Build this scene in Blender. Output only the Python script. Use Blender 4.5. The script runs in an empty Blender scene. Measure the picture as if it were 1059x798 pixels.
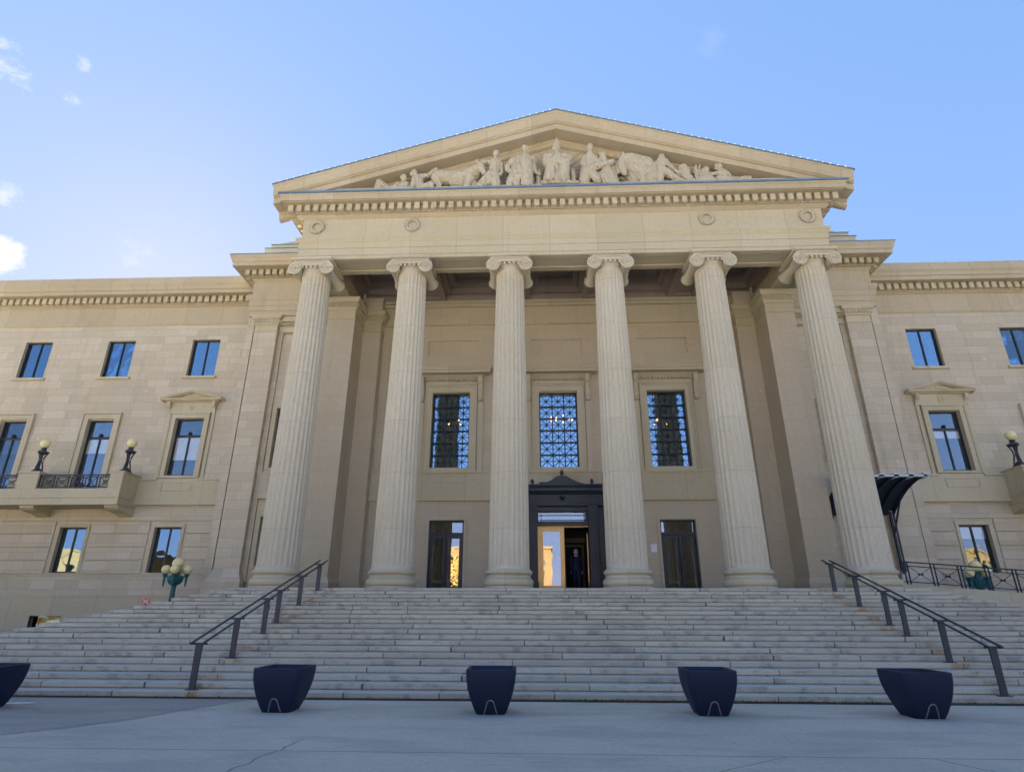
import bpy, bmesh, math, random
from mathutils import Vector, Matrix
random.seed(7)
SC = bpy.context.scene
COL = SC.collection
PI = math.pi
R = math.radians

# ------------------------------------------------------------------ levels (metres, ground = 0)
RISER = 0.11054
TREAD = 0.3884
FL = RISER * 20            # portico floor
SY0 = -8.66                # face of the lowest step

def step_y(j): return SY0 + (j - 1) * TREAD
def step_x(j): return 11.07 + (20 - j) * 0.335

# ------------------------------------------------------------------ mesh builder
class MB:
    def __init__(s):
        s.v = []; s.f = []; s.m = []
    def add(s, vs, fs, mi=0):
        o = len(s.v)
        s.v += [tuple(v) for v in vs]
        s.f += [tuple(i + o for i in f) for f in fs]
        s.m += [mi] * len(fs)
        return s
    def box(s, x0, x1, y0, y1, z0, z1, mi=0):
        if x0 > x1: x0, x1 = x1, x0
        if y0 > y1: y0, y1 = y1, y0
        if z0 > z1: z0, z1 = z1, z0
        vs = [(x, y, z) for z in (z0, z1) for y in (y0, y1) for x in (x0, x1)]
        return s.add(vs, [(0, 2, 3, 1), (4, 5, 7, 6), (0, 1, 5, 4), (2, 6, 7, 3), (0, 4, 6, 2), (1, 3, 7, 5)], mi)
    def quad(s, a, b, c, d, mi=0):
        return s.add([a, b, c, d], [(0, 1, 2, 3)], mi)
    def prism(s, poly, axis, a, b, mi=0):
        n = len(poly)
        def P(p, t):
            if axis == 'y': return (p[0], t, p[1])
            if axis == 'x': return (t, p[0], p[1])
            return (p[0], p[1], t)
        vs = [P(p, a) for p in poly] + [P(p, b) for p in poly]
        fs = [tuple(range(n)), tuple(range(2 * n - 1, n - 1, -1))]
        for i in range(n):
            j = (i + 1) % n
            fs.append((i, i + n, j + n, j))
        return s.add(vs, fs, mi)
    def loft(s, rings, close=True, cap=True, mi=0):
        n = len(rings[0]); vs = [p for r in rings for p in r]; fs = []
        for k in range(len(rings) - 1):
            for i in range(n if close else n - 1):
                j = (i + 1) % n
                fs.append((k * n + i, k * n + j, (k + 1) * n + j, (k + 1) * n + i))
        if cap:
            fs.append(tuple(range(n - 1, -1, -1)))
            fs.append(tuple(range((len(rings) - 1) * n, len(rings) * n)))
        return s.add(vs, fs, mi)
    def lathe(s, prof, c=(0, 0, 0), n=24, mi=0):
        rings = []
        for r, z in prof:
            rings.append([(c[0] + r * math.cos(2 * PI * i / n), c[1] + r * math.sin(2 * PI * i / n), c[2] + z) for i in range(n)])
        return s.loft(rings, True, True, mi)
    def tube(s, pts, r, n=8, mi=0, r2=None):
        pts = [Vector(p) for p in pts]; rings = []
        for i, p in enumerate(pts):
            if i == 0: d = pts[1] - pts[0]
            elif i == len(pts) - 1: d = pts[-1] - pts[-2]
            else: d = (pts[i + 1] - pts[i]).normalized() + (pts[i] - pts[i - 1]).normalized()
            d.normalize()
            u = d.cross(Vector((0, 0, 1)))
            if u.length < .05: u = d.cross(Vector((0, 1, 0)))
            u.normalize(); w = d.cross(u)
            rr = r if r2 is None else r + (r2 - r) * i / (len(pts) - 1)
            rings.append([p + u * rr * math.cos(2 * PI * k / n) + w * rr * math.sin(2 * PI * k / n) for k in range(n)])
        return s.loft(rings, True, True, mi)
    def bar(s, a, b, w, h, mi=0):
        # rectangular bar; w across, h along the second normal
        a = Vector(a); b = Vector(b); d = (b - a).normalized()
        u = d.cross(Vector((0, 0, 1)))
        if u.length < .05: u = Vector((1, 0, 0))
        u.normalize(); v = u.cross(d)
        r = lambda p: [p + u * w / 2 * i + v * h / 2 * k for i, k in ((-1, -1), (1, -1), (1, 1), (-1, 1))]
        return s.loft([r(a), r(b)], True, True, mi)
    def sphere(s, c, r, n=16, m=10, mi=0, sz=1.0):
        prof = [(max(1e-4, r * math.sin(PI * k / m)), -r * sz * math.cos(PI * k / m)) for k in range(m + 1)]
        return s.lathe(prof, c, n, mi)
    def sweep(s, path, prof, mi=0, ends=True):
        # path: plan points, profile (out, z); 'out' is to the right of the walking direction
        P = [Vector(p) for p in path]; rings = []
        for i, p in enumerate(P):
            ds = []
            if i > 0: ds.append((P[i] - P[i - 1]).normalized())
            if i < len(P) - 1: ds.append((P[i + 1] - P[i]).normalized())
            ns = [Vector((d.y, -d.x)) for d in ds]
            if len(ns) == 2:
                nn = ns[0] + ns[1]; nn = nn / max(1e-6, (1 + ns[0].dot(ns[1])))
            else: nn = ns[0]
            rings.append([(p.x + nn.x * o, p.y + nn.y * o, z) for o, z in prof])
        return s.loft(rings, True, ends, mi)
    def build(s, name, mats, parent=None, loc=(0, 0, 0), smooth=False, bevel=0, label=None):
        me = bpy.data.meshes.new(name)
        me.from_pydata(s.v, [], s.f)
        bm = bmesh.new(); bm.from_mesh(me)
        bmesh.ops.recalc_face_normals(bm, faces=bm.faces)
        bm.to_mesh(me); bm.free()
        for i, m in enumerate(s.m[:len(me.polygons)]): me.polygons[i].material_index = m
        if not isinstance(mats, (list, tuple)): mats = [mats]
        for m in mats: me.materials.append(m)
        if smooth:
            for p in me.polygons: p.use_smooth = True
            if smooth != 'all':
                try: me.set_sharp_from_angle(angle=R(35))
                except Exception: pass
        o = bpy.data.objects.new(name, me); COL.objects.link(o)
        o.location = loc
        if parent is not None: o.parent = parent
        if bevel:
            b = o.modifiers.new('bevel', 'BEVEL'); b.width = bevel; b.segments = 2; b.limit_method = 'ANGLE'
        if label: o['label'] = label
        return o

def empty(name, loc, label, cat, group=None, rz=0):
    o = bpy.data.objects.new(name, None); COL.objects.link(o)
    o.location = loc; o.rotation_euler = (0, 0, rz); o.empty_display_size = .2
    return tag(o, label, cat, group)
def tag(o, label=None, cat=None, group=None, kind=None):
    if label: o['label'] = label
    if cat: o['category'] = cat
    if group: o['group'] = group
    if kind: o['kind'] = kind
    return o
def copy_tree(o, parent=None):
    c = o.copy(); COL.objects.link(c)
    if parent is not None: c.parent = parent
    for ch in o.children: copy_tree(ch, c)
    return c

# ------------------------------------------------------------------ materials
def newmat(name):
    m = bpy.data.materials.new(name); m.use_nodes = True
    nt = m.node_tree; nt.nodes.clear()
    out = nt.nodes.new('ShaderNodeOutputMaterial')
    return m, nt, out
class N:
    """tiny helper round a node tree"""
    def __init__(s, nt): s.nt = nt
    def n(s, t, **k):
        x = s.nt.nodes.new(t)
        for a, b in k.items():
            if a == 'inp':
                for i, v in b.items():
                    if isinstance(v, bpy.types.NodeSocket): s.nt.links.new(v, x.inputs[i])
                    else: x.inputs[i].default_value = v
            else: setattr(x, a, b)
        return x
    def math(s, op, a, b=0.0, c=None):
        i = {0: a, 1: b}
        if c is not None: i[2] = c
        return s.n('ShaderNodeMath', operation=op, inp=i).outputs[0]
    def mixc(s, f, a, b, mode='MIX'):
        x = s.n('ShaderNodeMix', data_type='RGBA', blend_type=mode)
        for i, v in ((0, f), (6, a), (7, b)):
            if isinstance(v, bpy.types.NodeSocket): s.nt.links.new(v, x.inputs[i])
            else: x.inputs[i].default_value = v
        return x.outputs[2]
    def noise(s, vec, scale, detail=4, rough=.55, dim='3D'):
        return s.n('ShaderNodeTexNoise', noise_dimensions=dim, inp={'Vector': vec, 'Scale': scale, 'Detail': detail, 'Roughness': rough}).outputs[0]
    def ramp(s, f, stops):
        x = s.n('ShaderNodeValToRGB'); s.nt.links.new(f, x.inputs[0])
        el = x.color_ramp.elements
        while len(el) < len(stops): el.new(.5)
        for e, (p, c) in zip(el, stops):
            e.position = p; e.color = (c, c, c, 1) if isinstance(c, (int, float)) else (*c, 1)
        return x.outputs[0]
    def smooth(s, v, a, b):
        return s.n('ShaderNodeMapRange', interpolation_type='SMOOTHSTEP', inp={0: v, 1: a, 2: b, 3: 0.0, 4: 1.0}).outputs[0]
def c4(c): return (*c, 1)

def stone(name, col, rowh=.59, blk=1.35, joint=.006, var=.10, stain=.25, bump=.25, z0=0.0, mode='wall', jdark=.72, rough=.85, odd=.7):
    """limestone laid in courses; 'wall' picks X or Y along the wall from the normal"""
    m, nt, out = newmat(name); k = N(nt)
    obj = k.n('ShaderNodeTexCoord').outputs['Object']
    sp = k.n('ShaderNodeSeparateXYZ', inp={0: obj}).outputs
    nor = k.n('ShaderNodeSeparateXYZ', inp={0: k.n('ShaderNodeTexCoord').outputs['Normal']}).outputs
    side = k.math('GREATER_THAN', k.math('ABSOLUTE', nor[0]), .6)
    u = k.math('ADD', k.math('MULTIPLY', sp[0], k.math('SUBTRACT', 1.0, side)), k.math('MULTIPLY', sp[1], side))
    rnd = k.n('ShaderNodeObjectInfo').outputs['Random']
    zz = k.math('SUBTRACT', sp[2], z0)
    row = k.math('DIVIDE', zz, rowh)
    rowi = k.math('FLOOR', row)
    off = k.n('ShaderNodeTexWhiteNoise', noise_dimensions='2D', inp={0: k.n('ShaderNodeCombineXYZ', inp={0: rowi, 1: k.math('FLOOR', k.math('MULTIPLY', rnd, 50.0))}).outputs[0]}).outputs[0]
    if mode == 'drum':
        uu = k.math('ADD', k.math('MULTIPLY', rnd, 7.3), 0.5)
    else:
        uu = k.math('ADD', k.math('DIVIDE', u, blk), k.math('ADD', off, k.math('MULTIPLY', rnd, 3.0)))
    ui = k.math('FLOOR', uu)
    cell = k.n('ShaderNodeTexWhiteNoise', noise_dimensions='2D', inp={0: k.n('ShaderNodeCombineXYZ', inp={0: ui, 1: rowi}).outputs[0]}).outputs[0]
    fv = k.math('FRACT', row); fu = k.math('FRACT', uu)
    dv = k.math('MULTIPLY', k.math('MINIMUM', fv, k.math('SUBTRACT', 1.0, fv)), rowh)
    du = k.math('MULTIPLY', k.math('MINIMUM', fu, k.math('SUBTRACT', 1.0, fu)), blk)
    d = dv if mode == 'drum' else k.math('MINIMUM', dv, du)
    jm = k.math('SUBTRACT', 1.0, k.smooth(d, joint * .4, joint * 2.0))
    flat = k.math('LESS_THAN', k.math('ABSOLUTE', nor[2]), .7)
    jm = k.math('MULTIPLY', jm, flat)
    pos = k.n('ShaderNodeNewGeometry').outputs['Position']
    big = k.noise(pos, .55, 3); fine = k.noise(pos, 9.0, 5, .65)
    st = k.n('ShaderNodeMapping', inp={'Vector': pos, 'Scale': (1.6, 1.6, .12)}).outputs[0]
    streak = k.noise(st, 1.4, 5, .6)
    spots = k.noise(pos, 2.2, 2, .5)
    c = k.mixc(cell, c4([x * (1 - var) for x in col]), c4([min(1, col[0] * (1 + var)), min(1, col[1] * (1 + var)), min(1, col[2] * (1 + var * 1.25))]))
    c = k.mixc(k.math('MULTIPLY', k.smooth(cell, .86, .95), 0.0 if mode == 'drum' else odd), c, c4([col[0] * 1.05, col[1] * 1.10, col[2] * 1.20]))        # the odd greyer block
    c = k.mixc(k.math('MULTIPLY', k.smooth(big, .35, .75), .35), c, c4([col[0] * .93, col[1] * .86, col[2] * .74]))
    c = k.mixc(k.math('MULTIPLY', k.smooth(fine, .42, .70), .30), c, c4([x * .74 for x in col]))
    c = k.mixc(k.math('MULTIPLY', k.smooth(streak, .52, .78), stain), c, c4([col[0] * .62, col[1] * .60, col[2] * .58]))
    c = k.mixc(k.math('MULTIPLY', k.smooth(spots, .74, .80), .5), c, c4([min(.9, x * 1.35) for x in col]))
    c = k.mixc(jm, c, c4([x * jdark for x in col]))
    h = k.math('SUBTRACT', k.math('ADD', k.math('MULTIPLY', fine, .35), k.math('MULTIPLY', cell, .15)), k.math('MULTIPLY', jm, .8))
    b = k.n('ShaderNodeBump', inp={'Strength': bump, 'Distance': .02, 'Height': h}).outputs[0]
    p = k.n('ShaderNodeBsdfPrincipled', inp={'Base Color': c, 'Roughness': rough, 'Normal': b})
    p.inputs['Specular IOR Level'].default_value = .25
    nt.links.new(p.outputs[0], out.inputs[0])
    return m

def plain(name, col, rough=.5, metal=0.0, var=.12, scale=6.0, bump=.05, spec=.5):
    m, nt, out = newmat(name); k = N(nt)
    pos = k.n('ShaderNodeTexCoord').outputs['Object']
    n1 = k.noise(pos, scale, 5, .6); n2 = k.noise(pos, scale * .17, 3)
    c = k.mixc(n1, c4([x * (1 - var) for x in col]), c4([min(1, x * (1 + var)) for x in col]))
    c = k.mixc(k.math('MULTIPLY', k.smooth(n2, .45, .7), var * 1.5), c, c4([x * .7 for x in col]))
    rr = k.n('ShaderNodeMapRange', inp={0: n1, 3: max(0.02, rough - .1), 4: min(1, rough + .1)}).outputs[0]
    b = k.n('ShaderNodeBump', inp={'Strength': bump, 'Distance': .01, 'Height': n1}).outputs[0]
    p = k.n('ShaderNodeBsdfPrincipled', inp={'Base Color': c, 'Roughness': rr, 'Metallic': metal, 'Normal': b})
    p.inputs['Specular IOR Level'].default_value = spec
    nt.links.new(p.outputs[0], out.inputs[0])
    return m

def glass(name, refl=.5, tint=(.85, .92, 1.0), wav=.02, through=(.9, .92, .93)):
    m, nt, out = newmat(name); k = N(nt)
    pos = k.n('ShaderNodeNewGeometry').outputs['Position']
    n1 = k.noise(pos, .8, 2)
    b = k.n('ShaderNodeBump', inp={'Strength': wav, 'Distance': .3, 'Height': n1}).outputs[0]
    g = k.n('ShaderNodeBsdfGlossy', inp={'Color': c4(tint), 'Roughness': .01, 'Normal': b}).outputs[0]
    t = k.n('ShaderNodeBsdfTransparent', inp={'Color': c4(through)}).outputs[0]
    fr = k.n('ShaderNodeFresnel', inp={'IOR': 1.5}).outputs[0]
    f = k.math('MINIMUM', k.math('ADD', k.math('MULTIPLY', fr, 1.0 - refl), refl), .97)
    mx = k.n('ShaderNodeMixShader', inp={0: f, 1: t, 2: g}).outputs[0]
    nt.links.new(mx, out.inputs[0])
    return m

def emis(name, col, st):
    m, nt, out = newmat(name); k = N(nt)
    e = k.n('ShaderNodeEmission', inp={0: c4(col), 1: st}).outputs[0]
    nt.links.new(e, out.inputs[0]); return m

ST = (.51, .445, .340)
M_WALL = stone('limestone_ashlar', ST, .393, 1.1, stain=.38, var=.10, odd=.6, jdark=.70)
M_PORT = stone('limestone_portico', (.51, .44, .33), .66, 1.6, stain=.26, var=.035, odd=.25, jdark=.84, z0=FL)
M_TRIM = stone('limestone_trim', (.49, .43, .305), 30.0, 1.9, odd=.3, stain=.30, joint=.008, var=.06, z0=-7)
M_CORN = stone('weathered_cornice_stone', (.45, .38, .27), 30.0, 1.9, odd=.3, stain=.35, joint=.008, var=.07, z0=-7)
M_COLUMN = stone('limestone_column', (.53, .475, .365), 1.93, 9, stain=.15, mode='drum', joint=.007, var=.045, jdark=.72)
M_CARVE = plain('limestone_carving', (.47, .415, .315), .9, 0, .14, 5, .3, .2)
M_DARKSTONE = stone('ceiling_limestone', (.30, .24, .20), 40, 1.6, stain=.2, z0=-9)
M_METAL = plain('dark_bronze', (.018, .024, .036), .42, .0, .25, 4)
M_SASH = plain('sash_paint', (.012, .016, .020), .4, 0, .2, 6)
M_GREEN = plain('verdigris_iron', (.016, .12, .135), .5, 0, .25, 8)
M_RAIL = plain('handrail_steel', (.040, .050, .062), .5, .3, .3, 10)
M_RUSTRAIL = plain('handrail_brown', (.062, .060, .068), .6, .2, .3, 10)
M_BLUE = plain('blue_metal_flashing', (.16, .25, .34), .45, .3, .25, 3)
M_PLANT = plain('charcoal_planter', (.008, .016, .045), .6, 0, .25, 3, .12, .3)
M_PLMARK = plain('worn_grey_edge', (.16, .17, .19), .7)
M_SOIL = plain('potting_soil', (.02, .016, .012), .95, 0, .4, 20, .5)
M_GLOBE = plain('cream_globe', (.80, .70, .36), .3, 0, .05, 3, 0)
M_GOLD = plain('polished_brass', (.50, .33, .15), .34, .75, .15, 3, .03)
M_BLIND = plain('white_blind', (.88, .89, .90), .8, 0, .06, 4)
M_ROOM = plain('dark_room', (.03, .03, .03), .9)
M_WOOD = plain('vestibule_wood', (.10, .05, .022), .5, 0, .3, 5)
M_GLASS = glass('window_glass', .30, (.55, .80, 1.0), .035)
M_GRGLASS = glass('grille_glass', .62, (.55, .80, 1.0), .03)
M_CLEAR = glass('clear_glass', .12, (.7, .88, 1.0), .035, (1, 1, 1))
M_DIMGLASS = glass('dim_glass', .03, (.6, .7, .7), .05, (.5, .5, .5))  # reflection and transmission cut so the basement window stays dark, without glare
M_DGLASS = glass('door_glass', .34, (.9, .95, 1.0), .01, (.8, .8, .8))
M_BULB = plain('festoon_bulb', (.85, .82, .76), .15, 0, .03, 3, 0)
M_WIRE = plain('black_cable', (.02, .02, .02), .6)
M_RED = plain('red_plastic', (.72, .12, .14), .5)
M_WHITE = plain('white_plate', (.75, .76, .8), .5)
M_CHAND = emis('chandelier_bulb', (1.0, .33, .08), 3.0)
M_SUIT = plain('navy_suit', (.008, .013, .042), .8, 0, .2, 8)
M_HAIR = plain('grey_hair', (.36, .34, .33), .8, 0, .2, 30, .3)
M_SKIN = plain('skin', (.45, .24, .17), .55, 0, .1, 6)
M_CANOPY = plain('canopy_metal', (.018, .028, .055), .7, .2, .2, 4)
M_CANTOP = plain('canopy_pale_metal', (.42, .46, .52), .45, .3, .15, 4)

def stair_mat():
    m, nt, out = newmat('granite_steps'); k = N(nt)
    pos = k.n('ShaderNodeNewGeometry').outputs['Position']
    sp = k.n('ShaderNodeSeparateXYZ', inp={0: pos}).outputs
    nz = k.n('ShaderNodeSeparateXYZ', inp={0: k.n('ShaderNodeNewGeometry').outputs['Normal']}).outputs[2]
    row = k.math('FLOOR', k.math('DIVIDE', k.math('SUBTRACT', sp[2], .012), RISER))
    off = k.n('ShaderNodeTexWhiteNoise', noise_dimensions='1D', inp={1: row}).outputs[0]
    blk = 2.15
    jit = k.math('MULTIPLY', k.noise(k.n('ShaderNodeCombineXYZ', inp={0: k.math('MULTIPLY', sp[0], .35), 1: row}).outputs[0], 1.0, 0), 1.2)
    uu = k.math('ADD', k.math('DIVIDE', sp[0], blk), k.math('ADD', k.math('MULTIPLY', off, 3.0), jit))
    fu = k.math('FRACT', uu)
    du = k.math('MULTIPLY', k.math('MINIMUM', fu, k.math('SUBTRACT', 1.0, fu)), blk)
    cell = k.n('ShaderNodeTexWhiteNoise', noise_dimensions='2D', inp={0: k.n('ShaderNodeCombineXYZ', inp={0: k.math('FLOOR', uu), 1: row}).outputs[0]}).outputs[0]
    jm = k.math('SUBTRACT', 1.0, k.smooth(du, .005, .016))
    fine = k.noise(pos, 45.0, 4, .7); mid = k.noise(pos, 3.2, 4, .6); big = k.noise(pos, .6, 3)
    col = (.30, .295, .265)
    c = k.mixc(cell, c4((.44, .405, .325)), c4((.56, .52, .42)))
    c = k.mixc(k.math('MULTIPLY', k.smooth(cell, .8, .9), .6), c, c4((.36, .31, .25)))
    c = k.mixc(k.math('MULTIPLY', k.smooth(fine, .45, .7), .35), c, c4((.17, .17, .16)))
    c = k.mixc(k.math('MULTIPLY', k.smooth(mid, .50, .68), .5), c, c4((.17, .16, .135)))
    c = k.mixc(k.math('MULTIPLY', k.smooth(big, .5, .7), .25), c, c4((.20, .18, .14)))
    # rust washed from the feet of the handrail posts
    ax = k.math('ABSOLUTE', k.math('SUBTRACT', k.math('ABSOLUTE', sp[0]), 7.72))
    rn = k.noise(k.n('ShaderNodeMapping', inp={'Vector': pos, 'Scale': (2.2, 1.5, 3.0)}).outputs[0], 1.6, 4, .6)
    rm = k.math('MULTIPLY', k.math('SUBTRACT', 1.0, k.smooth(ax, .1, .5)), k.smooth(rn, .50, .60))
    c = k.mixc(k.math('MULTIPLY', rm, .65), c, c4((.34, .17, .055)))
    c = k.mixc(jm, c, c4((.06, .055, .045)))
    # treads mixed partway towards an even pale grey
    c = k.mixc(k.math('MULTIPLY', k.smooth(nz, .6, .9), .45), c, c4((.42, .415, .39)))
    h = k.math('SUBTRACT', k.math('ADD', k.math('MULTIPLY', fine, .4), k.math('MULTIPLY', mid, .6)), jm)
    b = k.n('ShaderNodeBump', inp={'Strength': .35, 'Distance': .012, 'Height': h}).outputs[0]
    p = k.n('ShaderNodeBsdfPrincipled', inp={'Base Color': c, 'Roughness': .8, 'Normal': b})
    p.inputs['Specular IOR Level'].default_value = .3
    nt.links.new(p.outputs[0], out.inputs[0]); return m
M_STEP = stair_mat()

def paving(name, col, var, speck, crack=True, joints=()):
    m, nt, out = newmat(name); k = N(nt)
    pos = k.n('ShaderNodeNewGeometry').outputs['Position']
    sp = k.n('ShaderNodeSeparateXYZ', inp={0: pos}).outputs
    fine = k.noise(pos, 60.0, 4, .7); mid = k.noise(pos, 2.6, 6, .65); big = k.noise(pos, .35, 3)
    st = k.noise(k.n('ShaderNodeMapping', inp={'Vector': pos, 'Scale': (.25, 1.3, 1)}).outputs[0], 1.1, 5, .6)
    c = k.mixc(mid, c4([x * (1 - var) for x in col]), c4([x * (1 + var) for x in col]))
    c = k.mixc(k.math('MULTIPLY', k.smooth(big, .4, .65), .45), c, c4([x * .74 for x in col]))
    c = k.mixc(k.math('MULTIPLY', k.smooth(st, .52, .72), .40), c, c4([x * .66 for x in col]))
    c = k.mixc(k.math('MULTIPLY', k.smooth(fine, .5, .72), speck), c, c4([x * .55 for x in col]))
    med = k.noise(pos, 13.0, 4, .7); sp2 = k.noise(pos, 24.0, 1, .4)
    c = k.mixc(k.math('MULTIPLY', k.smooth(med, .5, .68), .45), c, c4([x * .70 for x in col]))
    c = k.mixc(k.math('MULTIPLY', k.smooth(med, .50, .34), .22), c, c4([min(.9, x * 1.3) for x in col]))
    c = k.mixc(k.math('MULTIPLY', k.smooth(sp2, .76, .79), .75), c, c4([x * .38 for x in col]))
    patch = k.noise(k.n('ShaderNodeMapping', inp={'Vector': pos, 'Scale': (.5, 1.6, 1), 'Location': (3, 7, 0)}).outputs[0], .9, 4, .55)
    c = k.mixc(k.math('MULTIPLY', k.smooth(patch, .5, .62), .42), c, c4([col[0] * .62, col[1] * .64, col[2] * .70]))
    wob = k.math('MULTIPLY', k.math('SUBTRACT', k.noise(pos, 1.3, 4, .6), .5), .12)
    jm = None
    def addm(a):
        nonlocal jm
        jm = a if jm is None else k.math('MAXIMUM', jm, a)
    for y in joints:
        d = k.math('ABSOLUTE', k.math('SUBTRACT', k.math('ADD', sp[1], k.math('MULTIPLY', wob, .25)), y))
        addm(k.math('MULTIPLY', k.math('SUBTRACT', 1.0, k.smooth(d, .006, .022)), .75))
    if crack:
        for (x, s, y0, y1) in ((-4.15, .12, -14.5, -12.3), (3.45, -.35, -14.5, -12.93), (-14, .2, -20, -9), (1.85, 1.3, -14.2, -12.95)):
            d = k.math('ABSOLUTE', k.math('SUBTRACT', k.math('ADD', sp[0], k.math('MULTIPLY', wob, 2.2)), k.math('ADD', k.math('MULTIPLY', k.math('SUBTRACT', sp[1], -12.9), s), x)))
            a = k.math('SUBTRACT', 1.0, k.smooth(d, .005, .022))
            a = k.math('MULTIPLY', a, k.math('MULTIPLY', k.math('GREATER_THAN', sp[1], y0), k.math('LESS_THAN', sp[1], y1)))
            addm(k.math('MULTIPLY', a, .8))
    h = k.math('MULTIPLY', fine, .5)
    if jm is not None:
        c = k.mixc(jm, c, c4([x * .32 for x in col]))
        h = k.math('SUBTRACT', h, jm)
    b = k.n('ShaderNodeBump', inp={'Strength': .3, 'Distance': .01, 'Height': h}).outputs[0]
    p = k.n('ShaderNodeBsdfPrincipled', inp={'Base Color': c, 'Roughness': .82, 'Normal': b})
    p.inputs['Specular IOR Level'].default_value = .3
    nt.links.new(p.outputs[0], out.inputs[0]); return m
M_CONC = paving('worn_concrete', (.475, .425, .35), .10, .30, True, (-12.95,))
M_BOUNCE = paving('bounce_paving', (.52, .50, .46), .1, .3, False)  # kept paler than the plaza to throw sunlight back at the facade
M_ASPH = paving('old_asphalt', (.33, .30, .26), .14, .45, False)
M_LAWN = plain('autumn_lawn', (.10, .11, .035), .95, 0, .35, 2, .3)
M_PAINT = plain('white_road_paint', (.72, .72, .72), .7, 0, .1, 12)
M_LEAFY = plain('yellow_leaves', (.22, .12, .018), .8, 0, .4, .8)
M_LEAFG = plain('green_leaves', (.07, .10, .025), .8, 0, .4, .8)
M_BARK = plain('bark', (.08, .06, .045), .95, 0, .3, 5, .5)
M_OFFICE = stone('pale_office_stone', (.13, .080, .030), .8, 2.0, stain=.2)
M_DIRT = plain('dirt_in_the_gutter', (.035, .03, .022), .95, 0, .5, 10, .4)
M_WEED = plain('weeds', (.05, .08, .02), .8, 0, .3, 9)
# ================================================================== ground
g = MB().quad((-700, -700, 0), (700, -700, 0), (700, 700, 0), (-700, 700, 0)).build('ground', M_LAWN); tag(g, kind='structure')
g = MB().quad((-110, -50, .004), (110, -50, .004), (110, -22.0, .004), (-110, -22.0, .004)).build('added_bounce_paving', M_BOUNCE); tag(g, kind='structure')  # unseen pale sheet added to bounce sunlight onto the shaded facade
g = MB().quad((-110, -21.99, .004), (110, -21.99, .004), (110, -8.60, .004), (-110, -8.60, .004)).build('plaza', M_CONC); tag(g, kind='structure')
g = MB().quad((-160, -60, .004), (160, -60, .004), (160, -50.2, .004), (-160, -50.2, .004)).build('road', M_ASPH); tag(g, kind='structure')
g = MB().add([(x, y, .008) for x, y in ((-60, -8.61), (-6.35, -8.61), (-6.55, -9.3), (-6.95, -10.2), (-7.15, -10.9), (-7.6, -11.6), (-8.2, -12.3), (-9.4, -13.1), (-12, -14.2), (-60, -20))], [tuple(range(10))]).build('asphalt_drive', M_ASPH); tag(g, kind='structure')
g = MB().prism([(-10.9, -9.75), (-10.05, -9.55), (-10.0, -9.42), (-10.9, -9.55)], 'z', .009, .012).build('painted_marking', M_PAINT); tag(g, kind='structure')
mb = MB(); mb.box(-17.3, 17.3, SY0 - .16, SY0 + .1, .0, .013)
g = mb.build('gutter', M_DIRT); tag(g, kind='structure')
rnd = random.Random(3)
mb = MB()
for i in range(420):
    x = rnd.choice([rnd.gauss(2.6, .9), rnd.gauss(5.5, 1.4), rnd.uniform(-10, 11), rnd.gauss(0, .7)]); y = SY0 - rnd.uniform(.0, .10)
    h = rnd.uniform(.015, .055); a = rnd.uniform(0, PI); dx = .012 * math.cos(a); dy = .012 * math.sin(a)
    mb.add([(x - dx, y - dy, .012), (x + dx, y + dy, .012), (x + rnd.gauss(0, .02), y + rnd.gauss(0, .02), .012 + h)], [(0, 1, 2)])
w = mb.build('weeds', M_WEED); tag(w, 'low green weeds and leaf litter growing along the foot of the stone steps', 'weeds', kind='stuff')

# ================================================================== steps
stairs = empty('stone_staircase', (0, 0, 0), 'wide flight of worn grey granite steps leading up to the columned portico', 'staircase')
for j in range(1, 21):
    y0 = step_y(j); X = step_x(j); z0 = RISER * (j - 1); z1 = RISER * j
    mb = MB()
    yb = 1.34 if j < 20 else 4.62
    # recessed foot, then the block
    mb.box(-X + .032, X - .032, y0 + .032, yb, z0 - .03 if j > 1 else .0, z0 + .024)
    mb.box(-X, X, y0, yb, z0 + .018, z1)
    mb.build('step', M_STEP, stairs, bevel=.010)

# ================================================================== the building
B = empty('legislative_building', (0, 0, 0), 'long beige limestone government building with a six column portico and carved pediment', 'building')

def wall_holes(mb, x0, x1, z0, z1, Y, holes, reveal=.35, pocket=1.6, pm=1):
    xs = sorted({x0, x1, *[h[0] for h in holes], *[h[1] for h in holes]})
    zs = sorted({z0, z1, *[h[2] for h in holes], *[h[3] for h in holes]})
    for i in range(len(xs) - 1):
        for k in range(len(zs) - 1):
            cx = (xs[i] + xs[i + 1]) / 2; cz = (zs[k] + zs[k + 1]) / 2
            if any(h[0] < cx < h[1] and h[2] < cz < h[3] for h in holes): continue
            mb.quad((xs[i], Y, zs[k]), (xs[i + 1], Y, zs[k]), (xs[i + 1], Y, zs[k + 1]), (xs[i], Y, zs[k + 1]))
    for a, b, c, d in [h[:4] for h in holes]:
        pass
    for h in holes:
        a, b, c, d = h[:4]
        if len(h) > 4: segs = ((Y, Y + h[4], 0),); y = Y + h[4]; bm_ = 0
        else: segs = ((Y, Y + reveal, 0), (Y + reveal, Y + reveal + pocket, pm)); y = Y + reveal + pocket; bm_ = pm
        for y0, y1, mi in segs:
            mb.quad((a, y0, c), (a, y1, c), (a, y1, d), (a, y0, d), mi)
            mb.quad((b, y0, c), (b, y0, d), (b, y1, d), (b, y1, c), mi)
            mb.quad((a, y0, d), (a, y1, d), (b, y1, d), (b, y0, d), mi)
            mb.quad((a, y0, c), (b, y0, c), (b, y1, c), (a, y1, c), mi)
        mb.quad((a, y, c), (b, y, c), (b, y, d), (a, y, d), bm_)

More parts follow.
